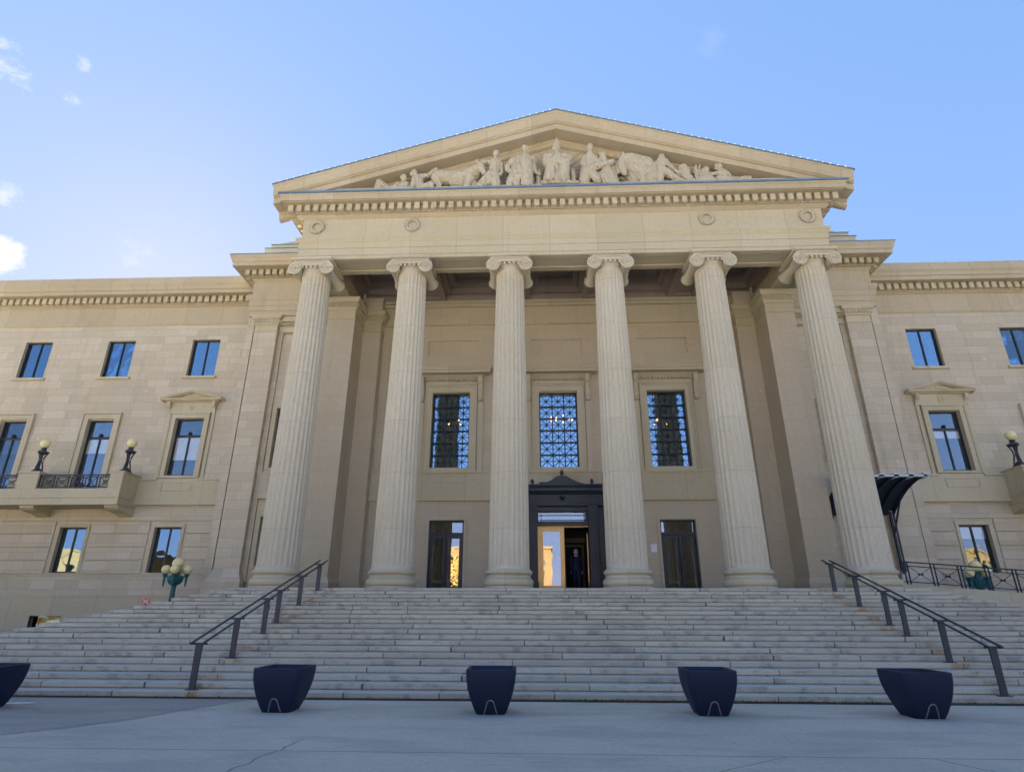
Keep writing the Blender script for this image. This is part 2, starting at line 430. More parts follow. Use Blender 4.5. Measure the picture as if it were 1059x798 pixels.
def frame_ring(mb, x0, x1, y0, y1, X0, X1, Y0, Y1, z0, z1, mi=0):
    mb.box(x0, X0, y0, y1, z0, z1, mi); mb.box(X1, x1, y0, y1, z0, z1, mi)
    mb.box(X0, X1, y0, Y0, z0, z1, mi); mb.box(X0, X1, Y1, y1, z0, z1, mi)
def frame_xz(mb, x0, x1, z0, z1, w, y0, y1, mi=0, wb=None):
    wb = w if wb is None else wb
    mb.box(x0, x0 + w, y0, y1, z0, z1, mi); mb.box(x1 - w, x1, y0, y1, z0, z1, mi)
    mb.box(x0 + w, x1 - w, y0, y1, z1 - w, z1, mi)
    if wb: mb.box(x0 + w, x1 - w, y0, y1, z0, z0 + wb, mi)

# ------------------------------------------------------------------ wings
WX = [17.63, 22.03, 26.38, 30.75, 35.1, 39.5]
WY = 5.6
for s in (-1, 1):
    holes = []
    for i, x in enumerate(WX):
        holes.append((s * x - .71, s * x + .71, 12.36, 14.33))
        if i in (1, 2): holes.append((s * x - .645, s * x + .645, 6.60, 10.10))
        else: holes.append((s * x - .70, s * x + .70, 7.36, 10.13))
        holes.append((s * x - .62, s * x + .62, 3.04, 5.01))
    if s < 0: holes.append((-22.97, -21.57, .78, 1.27))
    a, b = sorted((s * 14.6, s * 46))
    mb = MB(); wall_holes(mb, a, b, 0, 15.16, WY, holes)
    if s < 0: mb.quad((-46, WY, 0), (-46, 27, 0), (-46, 27, 15.16), (-46, WY, 15.16))
    else: mb.quad((46, WY, 0), (46, 27, 0), (46, 27, 15.16), (46, WY, 15.16))
    mb.build('wall', [M_WALL, M_ROOM], B)
    # courses
    mb = MB()
    a, b = sorted((s * 14.77, s * 46))
    def course(z0, z1, d, x0=a, x1=b): mb.box(x0, x1, WY - d, WY + .1, z0, z1)
    # the band above the ground floor stands proud; it stops at the openings
    edges = [14.77]
    for i, x in enumerate(WX):
        if i not in (1, 2): edges += [x - .98, x + .98]
        else: edges += [x - .9, x + .9]
    edges.append(46)
    course(5.99, 6.12, .15); 
    for i in range(0, len(edges), 2):
        x0, x1 = sorted((s * edges[i], s * edges[i + 1]))
        course(6.12, 7.12, .10, x0, x1); course(7.12, 7.22, .16, x0, x1)
    for i, x in enumerate(WX):       # plain apron under each pedimented window
        if i not in (1, 2):
            course(6.12, 7.20, .10, s * x - .98, s * x + .98)
            frame_xz(mb, s * x - .72, s * x + .72, 6.62, 7.02, .035, WY - .125, WY - .05)
    course(5.29, 5.36, .05); course(2.90, 2.98, .03); course(2.06, 2.15, .07)
    if s < 0: course(0, 2.06, .045, -46, -22.97); course(0, 2.06, .045, -21.57, b); course(0, .78, .045, -22.97, -21.57); course(1.27, 2.06, .045, -22.97, -21.57)
    else: course(0, 2.06, .045)
    mb2 = MB()
    mb.build('string_course', M_TRIM, B)
    # rusticated blocks of the ground floor
    ed = [14.95]
    for x in WX: ed += [x - .86, x + .86]
    ed.append(45.8)
    for i in range(0, len(ed), 2):
        mb = MB(); x0, x1 = sorted((s * ed[i], s * ed[i + 1]))
        for (z0, z1) in ((3.0, 3.545), (3.59, 4.105), (4.15, 4.695), (4.74, 5.275)): mb.box(x0, x1, WY - .05, WY + .05, z0, z1)
        mb.build('rustication', M_WALL, B, bevel=.02)
    if s < 0:
        mb = MB(); mb.box(-22.97, -21.57, 5.80, 5.90, .78, 1.27, 0); frame_xz(mb, -22.97, -21.57, .78, 1.27, .06, 5.82, 5.87, 1)
        mb.build('basement_window', [M_DIMGLASS, M_SASH], B)
    # entablature of the wing
    prof = [(0, 15.14), (.05, 15.2), (.08, 15.25), (.08, 15.42), (0, 15.43), (0, 16.2), (.08, 16.24), (.08, 16.30), (.14, 16.30), (.14, 16.68), (.62, 16.68), (.62, 16.88), (.67, 16.90), (.70, 17.05), (.78, 17.18), (.78, 17.25), (.70, 17.27), (.70, 17.60), (-1.2, 17.60), (-1.2, 15.14)]
    pa = [(-46, WY), (-14.2, WY)] if s < 0 else [(14.2, WY), (46, WY)]
    c = MB().sweep(pa, prof).build('cornice', M_CORN, B)
    mb = MB(); x = 14.9
    while x < 45.6:
        x0, x1 = sorted((s * x, s * (x + .22))); mb.box(x0, x1, WY - .34, WY - .12, 16.35, 16.66); x += .36
    d = mb.build('dentil_course', M_TRIM, c)

def win_sash(name, hw, z0, z1, Y, transom=None, centre=True, parent=B, bars=None, fw=.07):
    mb = MB()
    frame_xz(mb, -hw, hw, z0, z1, fw, Y - .05, Y + .05)
    if transom:
        mb.box(-hw + fw, hw - fw, Y - .06, Y + .05, transom - .06, transom + .05)
        mb.lathe([(.07, 0), (.05, .05), (.075, .09), (.05, .15), (.01, .17)], (0, Y - .05, transom + .05), 8)
        if centre: mb.box(-.03, .03, Y - .045, Y + .04, z0 + fw, transom - .06)
    elif centre: mb.box(-.03, .03, Y - .045, Y + .04, z0 + fw, z1 - fw)
    return mb
def pane(hw, z0, z1, Y, parent, mat=M_GLASS):
    # two sheets of glass, each with a hair of tilt of its own
    mb = MB()
    mb.box(-hw + .02, hw - .02, Y - .004, Y + .004, z0 + .02, z1 - .02)
    return mb.build('pane', mat, parent)
def blind(o, hw, z0, z1, Y):
    MB().box(-hw + .05, hw - .05, Y + .03, Y + .045, z0, z1).build('blind', M_BLIND, o)
    for c in o.children:
        if c.name.startswith('pane'): c.data = c.data.copy(); c.data.materials[0] = M_CLEAR

# upper windows (proto at x = 0)
def upper():
    o = win_sash('window', .71, 12.36, 14.33, 5.80).build('window', M_SASH, B)
    pane(.71, 12.36, 14.33, 5.80, o)
    MB().box(-.85, .85, 5.50, 5.62, 12.22, 12.34).build('sill', M_TRIM, o, bevel=.01)
    return o
def lower():
    o = win_sash('window', .62, 3.04, 5.01, 5.80).build('window', M_SASH, B)
    pane(.62, 3.04, 5.01, 5.80, o)
    mb = MB(); frame_xz(mb, -.76, .76, 2.99, 5.15, .135, 5.555, 5.65, 0, .05); mb.build('surround', M_TRIM, o)
    return o
def hooded():
    o = win_sash('window', .70, 7.36, 10.13, 5.80, 9.30).build('window', M_SASH, B)
    pane(.70, 7.36, 10.13, 5.80, o)
    mb = MB(); frame_xz(mb, -.92, .92, 7.24, 10.36, .215, 5.50, 5.65, 0, .11)
    frame_xz(mb, -.96, .96, 7.24, 10.40, .05, 5.46, 5.60, 0, 0)
    for s in (-1, 1):           # flat strips that run down past the sill
        mb.box(s * 1.02, s * 1.17, 5.53, 5.64, 6.45, 10.4)
    mb.build('surround', M_TRIM, o)
    mb = MB(); mb.box(-1.18, 1.18, 5.50, 5.64, 10.41, 10.92)
    mb.lathe([(.10, -.03), (.10, .03)], (0, 0, 0), 12) if False else None
    mb.tube([(.0 + .1 * math.cos(a * PI / 8), 5.49, 10.66 + .1 * math.sin(a * PI / 8)) for a in range(17)], .022, 6)
    mb.sweep([(-1.2, 5.6), (-1.2, 5.5), (1.2, 5.5), (1.2, 5.6)], [(0, 10.90), (.05, 10.93), (.14, 10.97), (.14, 11.0), (.24, 11.0), (.24, 11.08), (.28, 11.10), (-.2, 11.10), (-.2, 10.90)])
    for s in (-1, 1):
        A = Vector((s * 1.50, 0, 11.09)); T = Vector((0, 0, 11.50))
        sec = [(5.22, 0), (5.22, -.05), (5.27, -.12), (5.33, -.13), (5.33, -.16), (5.60, -.16), (5.60, 0)]
        mb.loft([[(A.x, y, A.z + .03 + d) for y, d in sec], [(0, y, 11.52 + d) for y, d in sec]])
    mb.prism([(-1.3, 11.08), (1.3, 11.08), (0, 11.44)], 'y', 5.44, 5.60)
    mb.build('hood', M_TRIM, o)
    for s in (-1, 1):
        mb = MB(); mb.prism([(5.60, 10.92), (5.34, 10.92), (5.32, 10.82), (5.36, 10.70), (5.46, 10.60), (5.50, 10.46), (5.53, 10.38), (5.60, 10.36)], 'x', s * 1.03, s * 1.17)
        mb.build('bracket', M_TRIM, o)
    return o
def balcony_window():
    o = win_sash('window', .645, 6.60, 10.10, 5.80, 9.25).build('window', M_SASH, B)
    pane(.645, 6.60, 10.10, 5.80, o)
    mb = MB(); frame_xz(mb, -.88, .88, 6.60, 10.38, .23, 5.52, 5.65, 0, 0); frame_xz(mb, -.95, .95, 6.60, 10.45, .06, 5.48, 5.60, 0, 0)
    mb.build('surround', M_TRIM, o)
    return o
pu, pl, ph, pb = upper(), lower(), hooded(), balcony_window()
firsts = {id(pu): True, id(pl): True, id(ph): True, id(pb): True}
def put(p, x):
    if firsts[id(p)]: firsts[id(p)] = False; o = p
    else: o = copy_tree(p, B)
    o.location.x = x; return o
LATER = []
for s in (-1, 1):
    for i, x in enumerate(WX):
        if i > 3: pass
        LATER.append((put(pu, s * x), 'u', s, i)); LATER.append((put(pl, s * x), 'l', s, i))
        LATER.append((put(pb if i in (1, 2) else ph, s * x), 'b' if i in (1, 2) else 'h', s, i))
for o, t, s, i in LATER:
    if t == 'h' and s < 0: blind(o, .70, 8.15, 9.25, 5.80)
    if t == 'h' and s > 0: blind(o, .70, 8.90, 9.25, 5.80)
    if t == 'b': blind(o, .645, 8.50, 9.20, 5.80)
    if t == 'u' and s > 0 and i in (1, 3): blind(o, .71, 13.72, 14.27, 5.80)
    if t == 'l' and s > 0 and i in (0, 3): blind(o, .62, 4.45, 4.96, 5.80)

# ------------------------------------------------------------------ balconies
for s in (-1, 1):
    mb = MB()
    x0, x1 = sorted((s * 19.45, s * 29.0))
    mb.box(x0, x1, 4.40, 5.62, 5.92, 6.56); mb.box(x0 - .05, x1 + .05, 4.34, 5.62, 5.83, 5.92)
    mb.box(x0 - .03, x1 + .03, 4.37, 5.62, 6.14, 6.20)
    bal = mb.build('balcony', M_TRIM, B, bevel=.012)
    for xc, w in ((19.75, .30), (23.83, .48), (24.65, 0), (28.70, .30)):
        if not w: continue
        mb = MB(); mb.box(s * xc - w, s * xc + w, 4.40, 5.60 if xc in (19.75, 28.70) else 5.0, 6.56, 7.26); mb.box(s * xc - w - .04, s * xc + w + .04, 4.36, 5.62 if xc in (19.75, 28.70) else 5.04, 7.26, 7.34)
        mb.build('pier', M_TRIM, bal, bevel=.01)
    for xa, xb in ((20.05, 23.35), (24.31, 28.40)):
        mb = MB(); a, b = sorted((s * xa, s * xb)); y = 4.52
        mb.box(a, b, y - .03, y + .03, 7.16, 7.21); mb.box(a, b, y - .02, y + .02, 6.62, 6.66); mb.box(a, b, y - .02, y + .02, 7.06, 7.09)
        n = 5; L = (b - a) / n
        for q in range(n):
            u0 = a + q * L; u1 = u0 + L
            mb.box(u0 + .0, u0 + .04, y - .02, y + .02, 6.62, 7.2); mb.box(u0 + .14, u0 + .17, y - .02, y + .02, 6.62, 7.1)
            mb.bar((u0 + .17, y, 6.65), (u1, y, 7.07), .02, .025); mb.bar((u0 + .17, y, 7.07), (u1, y, 6.65), .02, .025)
            mb.tube([((u0 + .17 + u1) / 2 + .09 * math.cos(t * PI / 6), y, 6.86 + .09 * math.sin(t * PI / 6)) for t in range(13)], .012, 5)
            for t in range(7): mb.box(u0 + .2 + t * (L - .2) / 7, u0 + .2 + t * (L - .2) / 7 + .012, y - .01, y + .01, 7.08, 7.17)
        mb.build('railing', M_METAL, bal)
    for xc in (19.75, 23.6, 27.6):
        mb = MB(); mb.prism([(5.6, 5.83), (4.50, 5.83), (4.50, 5.74), (4.62, 5.66), (4.9, 5.60), (5.2, 5.58), (5.6, 5.45)], 'x', s * xc - .32, s * xc + .32)
        mb.build('bracket', M_TRIM, bal)

# ------------------------------------------------------------------ pavilions
PY = 3.75
for s in (-1, 1):
    def X(a, b): return sorted((s * a, s * b))
    holes = [(*X(11.45, 12.74), 7.36, 10.10)]
    if s < 0: holes.append((*X(11.45, 12.74), 3.22, 5.24))
    mb = MB(); a, b = X(9.2, 14.5); wall_holes(mb, a, b, 0, 17.0, 4.08, holes, .3, 1.2)
    # raised margin round the sunk panel, and the band at first floor
    a, b = X(12.98, 13.3); mb.box(a, b, 3.99, 4.2, FL, 14.6)
    a, b = X(10.3, 12.98); mb.box(a, b, 3.99, 4.2, 13.88, 14.6)
    a, b = X(10.3, 12.98); mb.box(a, b, 3.97, 4.2, 5.99, 7.12); mb.box(a, b, 3.92, 4.2, 5.99, 6.1)
    mb.box(*X(14.4, 14.74), 3.90, 6.2, 0, 14.66)
    mb.build('wall', [M_WALL, M_ROOM], B)
    for (z0, z1) in ((7.36, 10.10), (3.22, 5.24)):
        if z0 < 4 and s > 0: continue
        o = win_sash('window', .645, z0, z1, 4.30).build('window', M_SASH, B, (s * 12.095, 0, 0)); pane(.645, z0, z1, 4.30, o)
        mb = MB(); frame_xz(mb, -.82, .82, z0 - .08, z1 + .17, .17, 4.02, 4.12, 0, .07); mb.build('surround', M_TRIM, o)
    # corner pilaster
    mb = MB(); a, b = X(13.18, 14.27)
    mb.box(a, b, PY, 4.2, 3.1, 13.81)
    rings = []
    for z, e in ((0, .20), (2.6, .20), (2.72, .14), (2.9, .05), (3.1, 0)):
        rings.append([(a - e, PY - e, z), (b + e, PY - e, z), (b + e, 4.25, z), (a - e, 4.25, z)])
    mb.loft(rings)
    pil = mb.build('pilaster', M_WALL, B)
    def cap(x0, x1, y0, y1, zb, zt, par, flutes=True):
        mb = MB(); h = zt - zb
        pth = [(x0, y1), (x0, y0), (x1, y0), (x1, y1)]
        mb.sweep(pth, [(0, zb), (.04, zb + .02), (.04, zb + .07), (0.0, zb + .09), (0, zb + h * .42), (.05, zb + h * .44), (.05, zb + h * .52), (.09, zb + h * .55), (.09, zb + h * .78), (.14, zb + h * .80), (.19, zb + h * .93), (.19, zt), (-.3, zt), (-.3, zb)])
        x = x0 - .06
        while x < x1 + .0: mb.box(x, x + .07, y0 - .135, y0 - .08, zb + h * .57, zb + h * .76); x += .125
        y = y0
        while y < y1 - .1:
            for xx in (x0 - .135, x1 + .08): mb.box(xx, xx + .055, y, y + .07, zb + h * .57, zb + h * .76)
            y += .125
        return mb.build('capital', M_TRIM, par)
    cap(a, b, PY, 4.2, 13.80, 14.63, pil)
    # strip behind it has the same mouldings
    x0, x1 = X(10.3, 13.2)
    mb = MB(); mb.box(x0, x1, 3.86, 4.2, 14.2, 14.33); mb.box(x0, x1, 3.90, 4.2, 13.83, 13.9)
    x = x0
    while x < x1 - .1: mb.box(x, x + .07, 3.80, 3.9, 14.22, 14.31); x += .125
    mb.box(x0, x1, 3.80, 4.2, 14.36, 14.63)
    mb.build('moulding', M_TRIM, B)
    # entablature
    prof = [(0, 14.64), (0, 14.90), (.03, 14.905), (.03, 15.16), (.06, 15.165), (.06, 15.42), (.10, 15.47), (.16, 15.58), (.16, 15.74), (0, 15.78), (0, 16.48), (.04, 16.52), (.10, 16.60), (.10, 16.64), (.22, 16.64), (.22, 16.95), (.80, 16.95), (.80, 17.14), (.84, 17.17), (.87, 17.3), (.93, 17.42), (.93, 17.50), (-3, 17.50), (-3, 14.64)]
    pa = [(-14.68, 6.6), (-14.68, PY), (-10.25, PY)] if s < 0 else [(10.25, PY), (14.68, PY), (14.68, 6.6)]
    c = MB().sweep(pa, prof).build('cornice', M_CORN, B)
    mb = MB(); x = 14.98
    while x > 10.4:
        p, q = X(x - .21, x); mb.box(p, q, PY - .46, PY - .2, 16.67, 16.93); x -= .335
    y = PY
    while y < 5.5: p, q = X(14.86, 15.12); mb.box(p, q, y, y + .21, 16.67, 16.93); y += .335
    mb.build('dentil_course', M_TRIM, c)
    p, q = X(10.2, 15.63)
    MB().box(p, q, PY - .95, 6.6, 17.503, 17.54).build('flashing', M_BLUE, c)
    # stepped attic
    mb = MB(); fl = MB()
    for (xo, y, z0, z1) in ((14.35, 3.55, 17.54, 18.28), (14.15, 3.75, 18.28, 18.62)):
        p, q = X(8.0, xo); mb.box(p, q, y, 9, z0, z1); p, q = X(8.0, xo + .04); fl.box(p, q, y - .04, 9, z1 + .002, z1 + .03)
    pts = [(8.0, 18.62), (14.0, 18.62), (13.98, 18.80), (13.75, 18.93), (13.0, 19.10), (12.7, 19.2), (12.45, 19.45), (12.2, 19.75), (11.9, 20.0), (11.4, 20.1), (8.0, 20.1)]
    mb.prism([(s * px, pz + .03) for px, pz in pts], 'y', 4.1, 9)
    at = mb.build('attic', M_TRIM, B); fl.build('flashing', M_BLUE, at)
    # big pier at the end of the portico
    mb = MB(); a, b = X(9.12, 10.36)
    mb.box(a, b, 2.6, 4.5, 2.72, 13.79)
    rings = []
    for z, e in ((1.9, .10), (2.52, .10), (2.60, .07), (2.72, 0)):
        rings.append([(a - e, 2.6 - e, z), (b + e, 2.6 - e, z), (b + e, 4.4, z), (a - e, 4.4, z)])
    mb.loft(rings)
    an = mb.build('pilaster', M_PORT, B)
    cap(a, b, 2.6, 4.45, 13.78, 14.86, an)
    mb = MB(); a, b = X(8.28, 9.12); mb.box(a, b, 3.95, 4.52, 2.6, 13.79); mb.box(a - .06, b + .06, 3.89, 4.52, 1.9, 2.6)
    an = mb.build('pilaster', M_PORT, B); cap(a, b, 3.95, 4.5, 13.78, 14.86, an)
    mb = MB(); mb.box(a, b + 0, 3.93, 4.52, 14.87, 15.595); mb.build('pilaster_block', M_PORT, B)

# ------------------------------------------------------------------ portico back wall
BY = 4.5
mb = MB()
holes = [(-.86, .86, 7.38, 10.86), (-4.88 - .86, -4.88 + .86, 7.38, 10.88), (4.88 - .86, 4.88 + .86, 7.38, 10.88),
         (-4.87 - .74, -4.87 + .74, FL, 5.12), (4.87 - .74, 4.87 + .74, FL, 5.12)]
wall_holes(mb, -9.3, 9.3, 0, 16.6, BY, holes + [(-1.12, 1.22, FL, 5.50)] + [(xc - 1.19, xc + 1.19, 12.78, 13.53, .07) for xc in (-4.88, 0, 4.88)], .28, 2.3)
wl = mb.build('wall', [M_PORT, M_ROOM], B)
mb = MB()
for xa, xb in ((-8.28, -1.8), (1.8, 8.28)):
    mb.box(xa, xb, 4.36, BY + .1, 5.93, 6.05); mb.box(xa, xb, 4.42, BY + .1, 6.05, 7.13)
mb.box(-1.9, 1.9, 4.42, BY + .1, 6.3, 7.13)
mb.box(-8.28, 8.28, 4.37, BY + .1, 7.13, 7.22)
mb.box(-8.28, 8.28, 4.42, BY + .1, 14.32, 14.40); mb.box(-8.28, 8.28, 4.38, BY + .1, 15.30, 15.60)
mb.box(-8.28, 8.28, 4.30, BY + .1, 15.45, 15.597)
mb.build('string_course', M_TRIM, B)
for xc in (-4.88, 0, 4.88):
    mb = MB(); frame_xz(mb, xc - .88, xc + .88, 6.72, 7.06, .03, 4.395, 4.45); mb.build('apron_panel', M_PORT, B)

def grille(xc, z0, z1, hw=.86, rows=6, cols=3):
    mb = MB(); Y = 4.72
    frame_xz(mb, -hw, hw, z0, z1, .055, Y - .04, Y + .06)
    cw = (2 * hw - .11) / cols; ch = (z1 - z0 - .11) / rows
    for c in range(1, cols): mb.box(-hw + .055 + c * cw - .022, -hw + .055 + c * cw + .022, Y - .035, Y + .02, z0 + .05, z1 - .05)
    for r in range(1, rows): mb.box(-hw + .05, hw - .05, Y - .03, Y + .02, z0 + .055 + r * ch - .022, z0 + .055 + r * ch + .022)
    o = mb.build('window', M_SASH, B, (xc, 0, 0))
    mb = MB()
    for c in range(cols):
        for r in range(rows):
            cx = -hw + .055 + (c + .5) * cw; cz = z0 + .055 + (r + .5) * ch
            for k in range(4):
                a = k * PI / 4; L = (.5 if k % 2 == 0 else .66) * min(cw, ch)
                mb.bar((cx - L * math.cos(a), Y, cz - L * math.sin(a)), (cx + L * math.cos(a), Y, cz + L * math.sin(a)), .02, .017)
            mb.lathe([(.05, -.02), (.05, .02)], (0, 0, 0), 8) if False else mb.sphere((cx, Y - .01, cz), .045, 8, 6)
    mb.build('grille', M_SASH, o)
    MB().box(-hw + .02, hw - .02, -.004, .004, z0 + .02, z1 - .02).build('pane', M_GRGLASS, o, (0, Y + .085, 0))
    mb = MB(); frame_xz(mb, -1.12, 1.12, 7.22, 11.16, .26, 4.42, 4.55, 0, .16); frame_xz(mb, -1.19, 1.19, 7.22, 11.22, .07, 4.38, 4.5, 0, 0)
    for s in (-1, 1): mb.box(s * 1.22, s * 1.48, 4.44, 4.55, 7.22, 11.66)
    mb.build('surround', M_TRIM, o)
    mb = MB(); mb.box(-1.22, 1.22, 4.40, 4.55, 11.24, 11.66)
    x = -1.2
    while x < 1.18: mb.box(x, x + .085, 4.28, 4.42, 11.42, 11.57); x += .15
    mb.sweep([(-1.45, 4.55), (-1.45, 4.38), (1.45, 4.38), (1.45, 4.55)], [(0, 11.62), (.03, 11.66), (.08, 11.72), (.34, 11.73), (.34, 11.84), (.38, 11.87), (.42, 11.98), (.42, 12.03), (-.15, 12.08), (-.15, 11.62)])
    mb.build('hood', M_TRIM, o)
    for s in (-1, 1):
        mb = MB(); mb.prism([(4.46, 11.62), (4.16, 11.62), (4.14, 11.50), (4.17, 11.35), (4.27, 11.22), (4.33, 11.0), (4.33, 10.75), (4.28, 10.62), (4.30, 10.50), (4.36, 10.44), (4.46, 10.42)], 'x', s * 1.25, s * 1.44)
        mb.tube([(s * 1.23, 4.24, 11.48), (s * 1.46, 4.24, 11.48)], .07, 10); mb.tube([(s * 1.23, 4.34, 10.56), (s * 1.46, 4.34, 10.56)], .06, 10)
        mb.build('bracket', M_TRIM, o)
    return o
grille(0, 7.38, 10.86)
g1 = grille(-4.88, 7.38, 10.88)
g2 = copy_tree(g1, B); g2.location.x = 4.88
for o_ in g1.children:
    if o_.name.startswith('pane'): o_.rotation_euler.z = R(-1.3)      # pane turned to shift the column's reflection sideways in the glass

def side_door(xc):
    mb = MB(); Y = 4.70; hw = .74
    frame_xz(mb, -hw, hw, FL, 5.12, .07, Y - .06, Y + .06)
    mb.box(-hw + .07, hw - .07, Y - .06, Y + .06, 4.50, 4.62)
    o = mb.build('door', M_METAL, B, (xc, 0, 0))
    MB().box(-hw + .05, hw - .05, Y + .01, Y + .018, 4.6, 5.07).build('transom_pane', M_DGLASS, o)
    for s in (-1, 1):
        mb = MB(); a, b = sorted((s * .012, s * .665)); frame_xz(mb, a, b, FL + .02, 4.49, .11, Y - .05, Y + .03, 0, .22)
        mb.bar((s * .06, Y - .10, 3.0), (s * .06, Y - .10, 3.55), .03, .03)
        mb.box(a + .08, b - .08, Y - .006, Y + .004, FL + .2, 4.42, 1)
        mb.build('door_leaf', [M_METAL, M_DGLASS], o)
    mb = MB(); frame_xz(mb, -.86, .86, FL, 5.24, .115, 4.46, 4.52, 0, 0); mb.build('surround', M_PORT, o)
    return o
d1 = side_door(-4.87); d2 = copy_tree(d1, B); d2.location.x = 4.87
MB().box(3.68, 3.92, 4.47, 4.503, 3.80, 4.12).build('wall_plaque', M_WHITE, B)

# ------------------------------------------------------------------ main doorway
PX = .05
mb = MB()
for s in (-1, 1):
    mb.box(PX + s * 1.06, PX + s * 1.42, 3.98, 4.52, FL, 5.62); mb.box(PX + s * 1.02, PX + s * 1.46, 3.94, 4.52, FL, 2.62)
    mb.box(PX + s * 1.02, PX + s * 1.46, 3.94, 4.52, 5.46, 5.62)
    frame_xz(mb, *sorted((PX + s * 1.13, PX + s * 1.35)), 2.75, 5.35, .035, 3.96, 4.0)
    mb.box(PX + s * 1.42, PX + s * 1.78, 4.2, 4.52, FL, 5.62); frame_xz(mb, *sorted((PX + s * 1.50, PX + s * 1.74)), 2.5, 5.3, .04, 4.17, 4.22)
mb.box(PX - 1.78, PX + 1.78, 4.0, 4.52, 5.62, 6.12)
mb.sweep([(PX - 1.70, 4.52), (PX - 1.70, 3.98), (PX + 1.70, 3.98), (PX + 1.70, 4.52)], [(0, 5.60), (.05, 5.64), (.05, 5.72), (0, 5.74), (0, 6.10), (.06, 6.13), (.10, 6.20), (.22, 6.22), (.22, 6.34), (.28, 6.44), (.28, 6.49), (-.4, 6.49), (-.4, 5.60)])
mb.box(PX - 1.05, PX + 1.05, 4.06, 4.40, 5.42, 5.62); mb.box(PX - 1.05, PX + 1.05, 4.10, 4.40, 4.84, 4.99)
portal = mb.build('doorway', M_METAL, B)
mb = MB()
pts = [(-.95, 6.49), (-.95, 6.60), (-.62, 6.60), (-.45, 6.68), (-.28, 6.80), (-.16, 6.86), (.16, 6.86), (.28, 6.80), (.45, 6.70), (.7, 6.58), (1.0, 6.49)]
mb.prism([(PX + x, z) for x, z in pts], 'y', 3.80, 3.92)
for xc, z0, h in ((0, 6.84, .30), (-1.25, 6.49, .26), (1.25, 6.49, .26)):
    prof = [(.035, 0), (.05, .02), (.04, .05), (.075, .11), (.092, .17), (.085, .23), (.055, .30), (.008, .38)]
    mb.loft([[(PX + xc + r * math.cos(2 * PI * q / 14) * h * 3.0, 3.86 + r * .45 * math.sin(2 * PI * q / 14), z0 + zz * h * 2.7) for q in range(14)] for r, zz in prof])
    for q in (-1, 0, 1): mb.tube([(PX + xc + q * .05, 3.81, z0 + .06), (PX + xc + q * .075, 3.81, z0 + .5 * h), (PX + xc + q * .02, 3.82, z0 + .9 * h)], .012, 5)
mb.build('crest', M_METAL, portal)
mb = MB(); frame_xz(mb, PX - 1.05, PX + 1.05, 4.99, 5.42, .035, 4.20, 4.26); mb.box(PX - 1.0, PX + 1.0, 4.21, 4.25, 5.26, 5.285); mb.box(PX - 1.0, PX + 1.0, 4.21, 4.25, 5.06, 5.085)
for x in (-.9, .9): mb.box(PX + x - .012, PX + x + .012, 4.21, 4.25, 5.02, 5.4)
mb.build('transom', M_SASH, portal)
MB().box(PX - 1.04, PX + 1.04, 4.27, 4.278, 4.99, 5.42).build('transom_pane', M_DGLASS, portal)
MB().lathe([(.02, .06), (.10, .05), (.11, 0), (.10, -.06), (.06, -.11), (.01, -.13)], (PX, 3.86, 5.98), 14).build('security_camera', M_SASH, portal, smooth=True)
mb = MB(); frame_xz(mb, PX - 1.05, PX + 1.12, FL, 4.84, .05, 4.30, 4.46, 0, 0); mb.build('door_frame', M_GOLD, portal)
mb = MB(); frame_xz(mb, PX - 1.0, PX + .05, FL + .01, 4.79, .17, 4.34, 4.42, 0, .26)
mb.bar((PX - .02, 4.28, 3.1), (PX - .02, 4.28, 3.6), .03, .03)
mb.box(PX - .85, PX - .10, 4.375, 4.385, FL + .25, 4.64, 1); mb.build('door_leaf', [M_GOLD, M_DGLASS], portal)
# the other leaf stands open into the vestibule
mb = MB(); mb.box(PX + 1.06, PX + 1.12, 4.46, 5.4, FL + .01, FL + .28); mb.box(PX + 1.06, PX + 1.12, 4.46, 5.4, 4.62, 4.79)
mb.box(PX + 1.06, PX + 1.12, 4.46, 4.6, FL + .28, 4.62); mb.box(PX + 1.06, PX + 1.12, 5.26, 5.4, FL + .28, 4.62); mb.box(PX + 1.085, PX + 1.092, 4.6, 5.26, FL + .28, 4.62, 1)
mb.build('door_leaf', [M_GOLD, M_DGLASS], portal)
mb = MB(); mb.box(PX - 1.6, PX + 1.9, 4.78, 7.0, FL - .1, FL + .004)
frame_xz(mb, PX + .12, PX + 1.02, FL, 4.30, .09, 6.50, 6.6, 0, 0); frame_xz(mb, PX - .95, PX + .02, FL, 4.30, .09, 6.50, 6.6, 0, 0)
mb.box(PX - 1.0, PX + 1.1, 6.52, 6.58, 4.4, 4.6)
mb.build('vestibule', M_WOOD, portal)
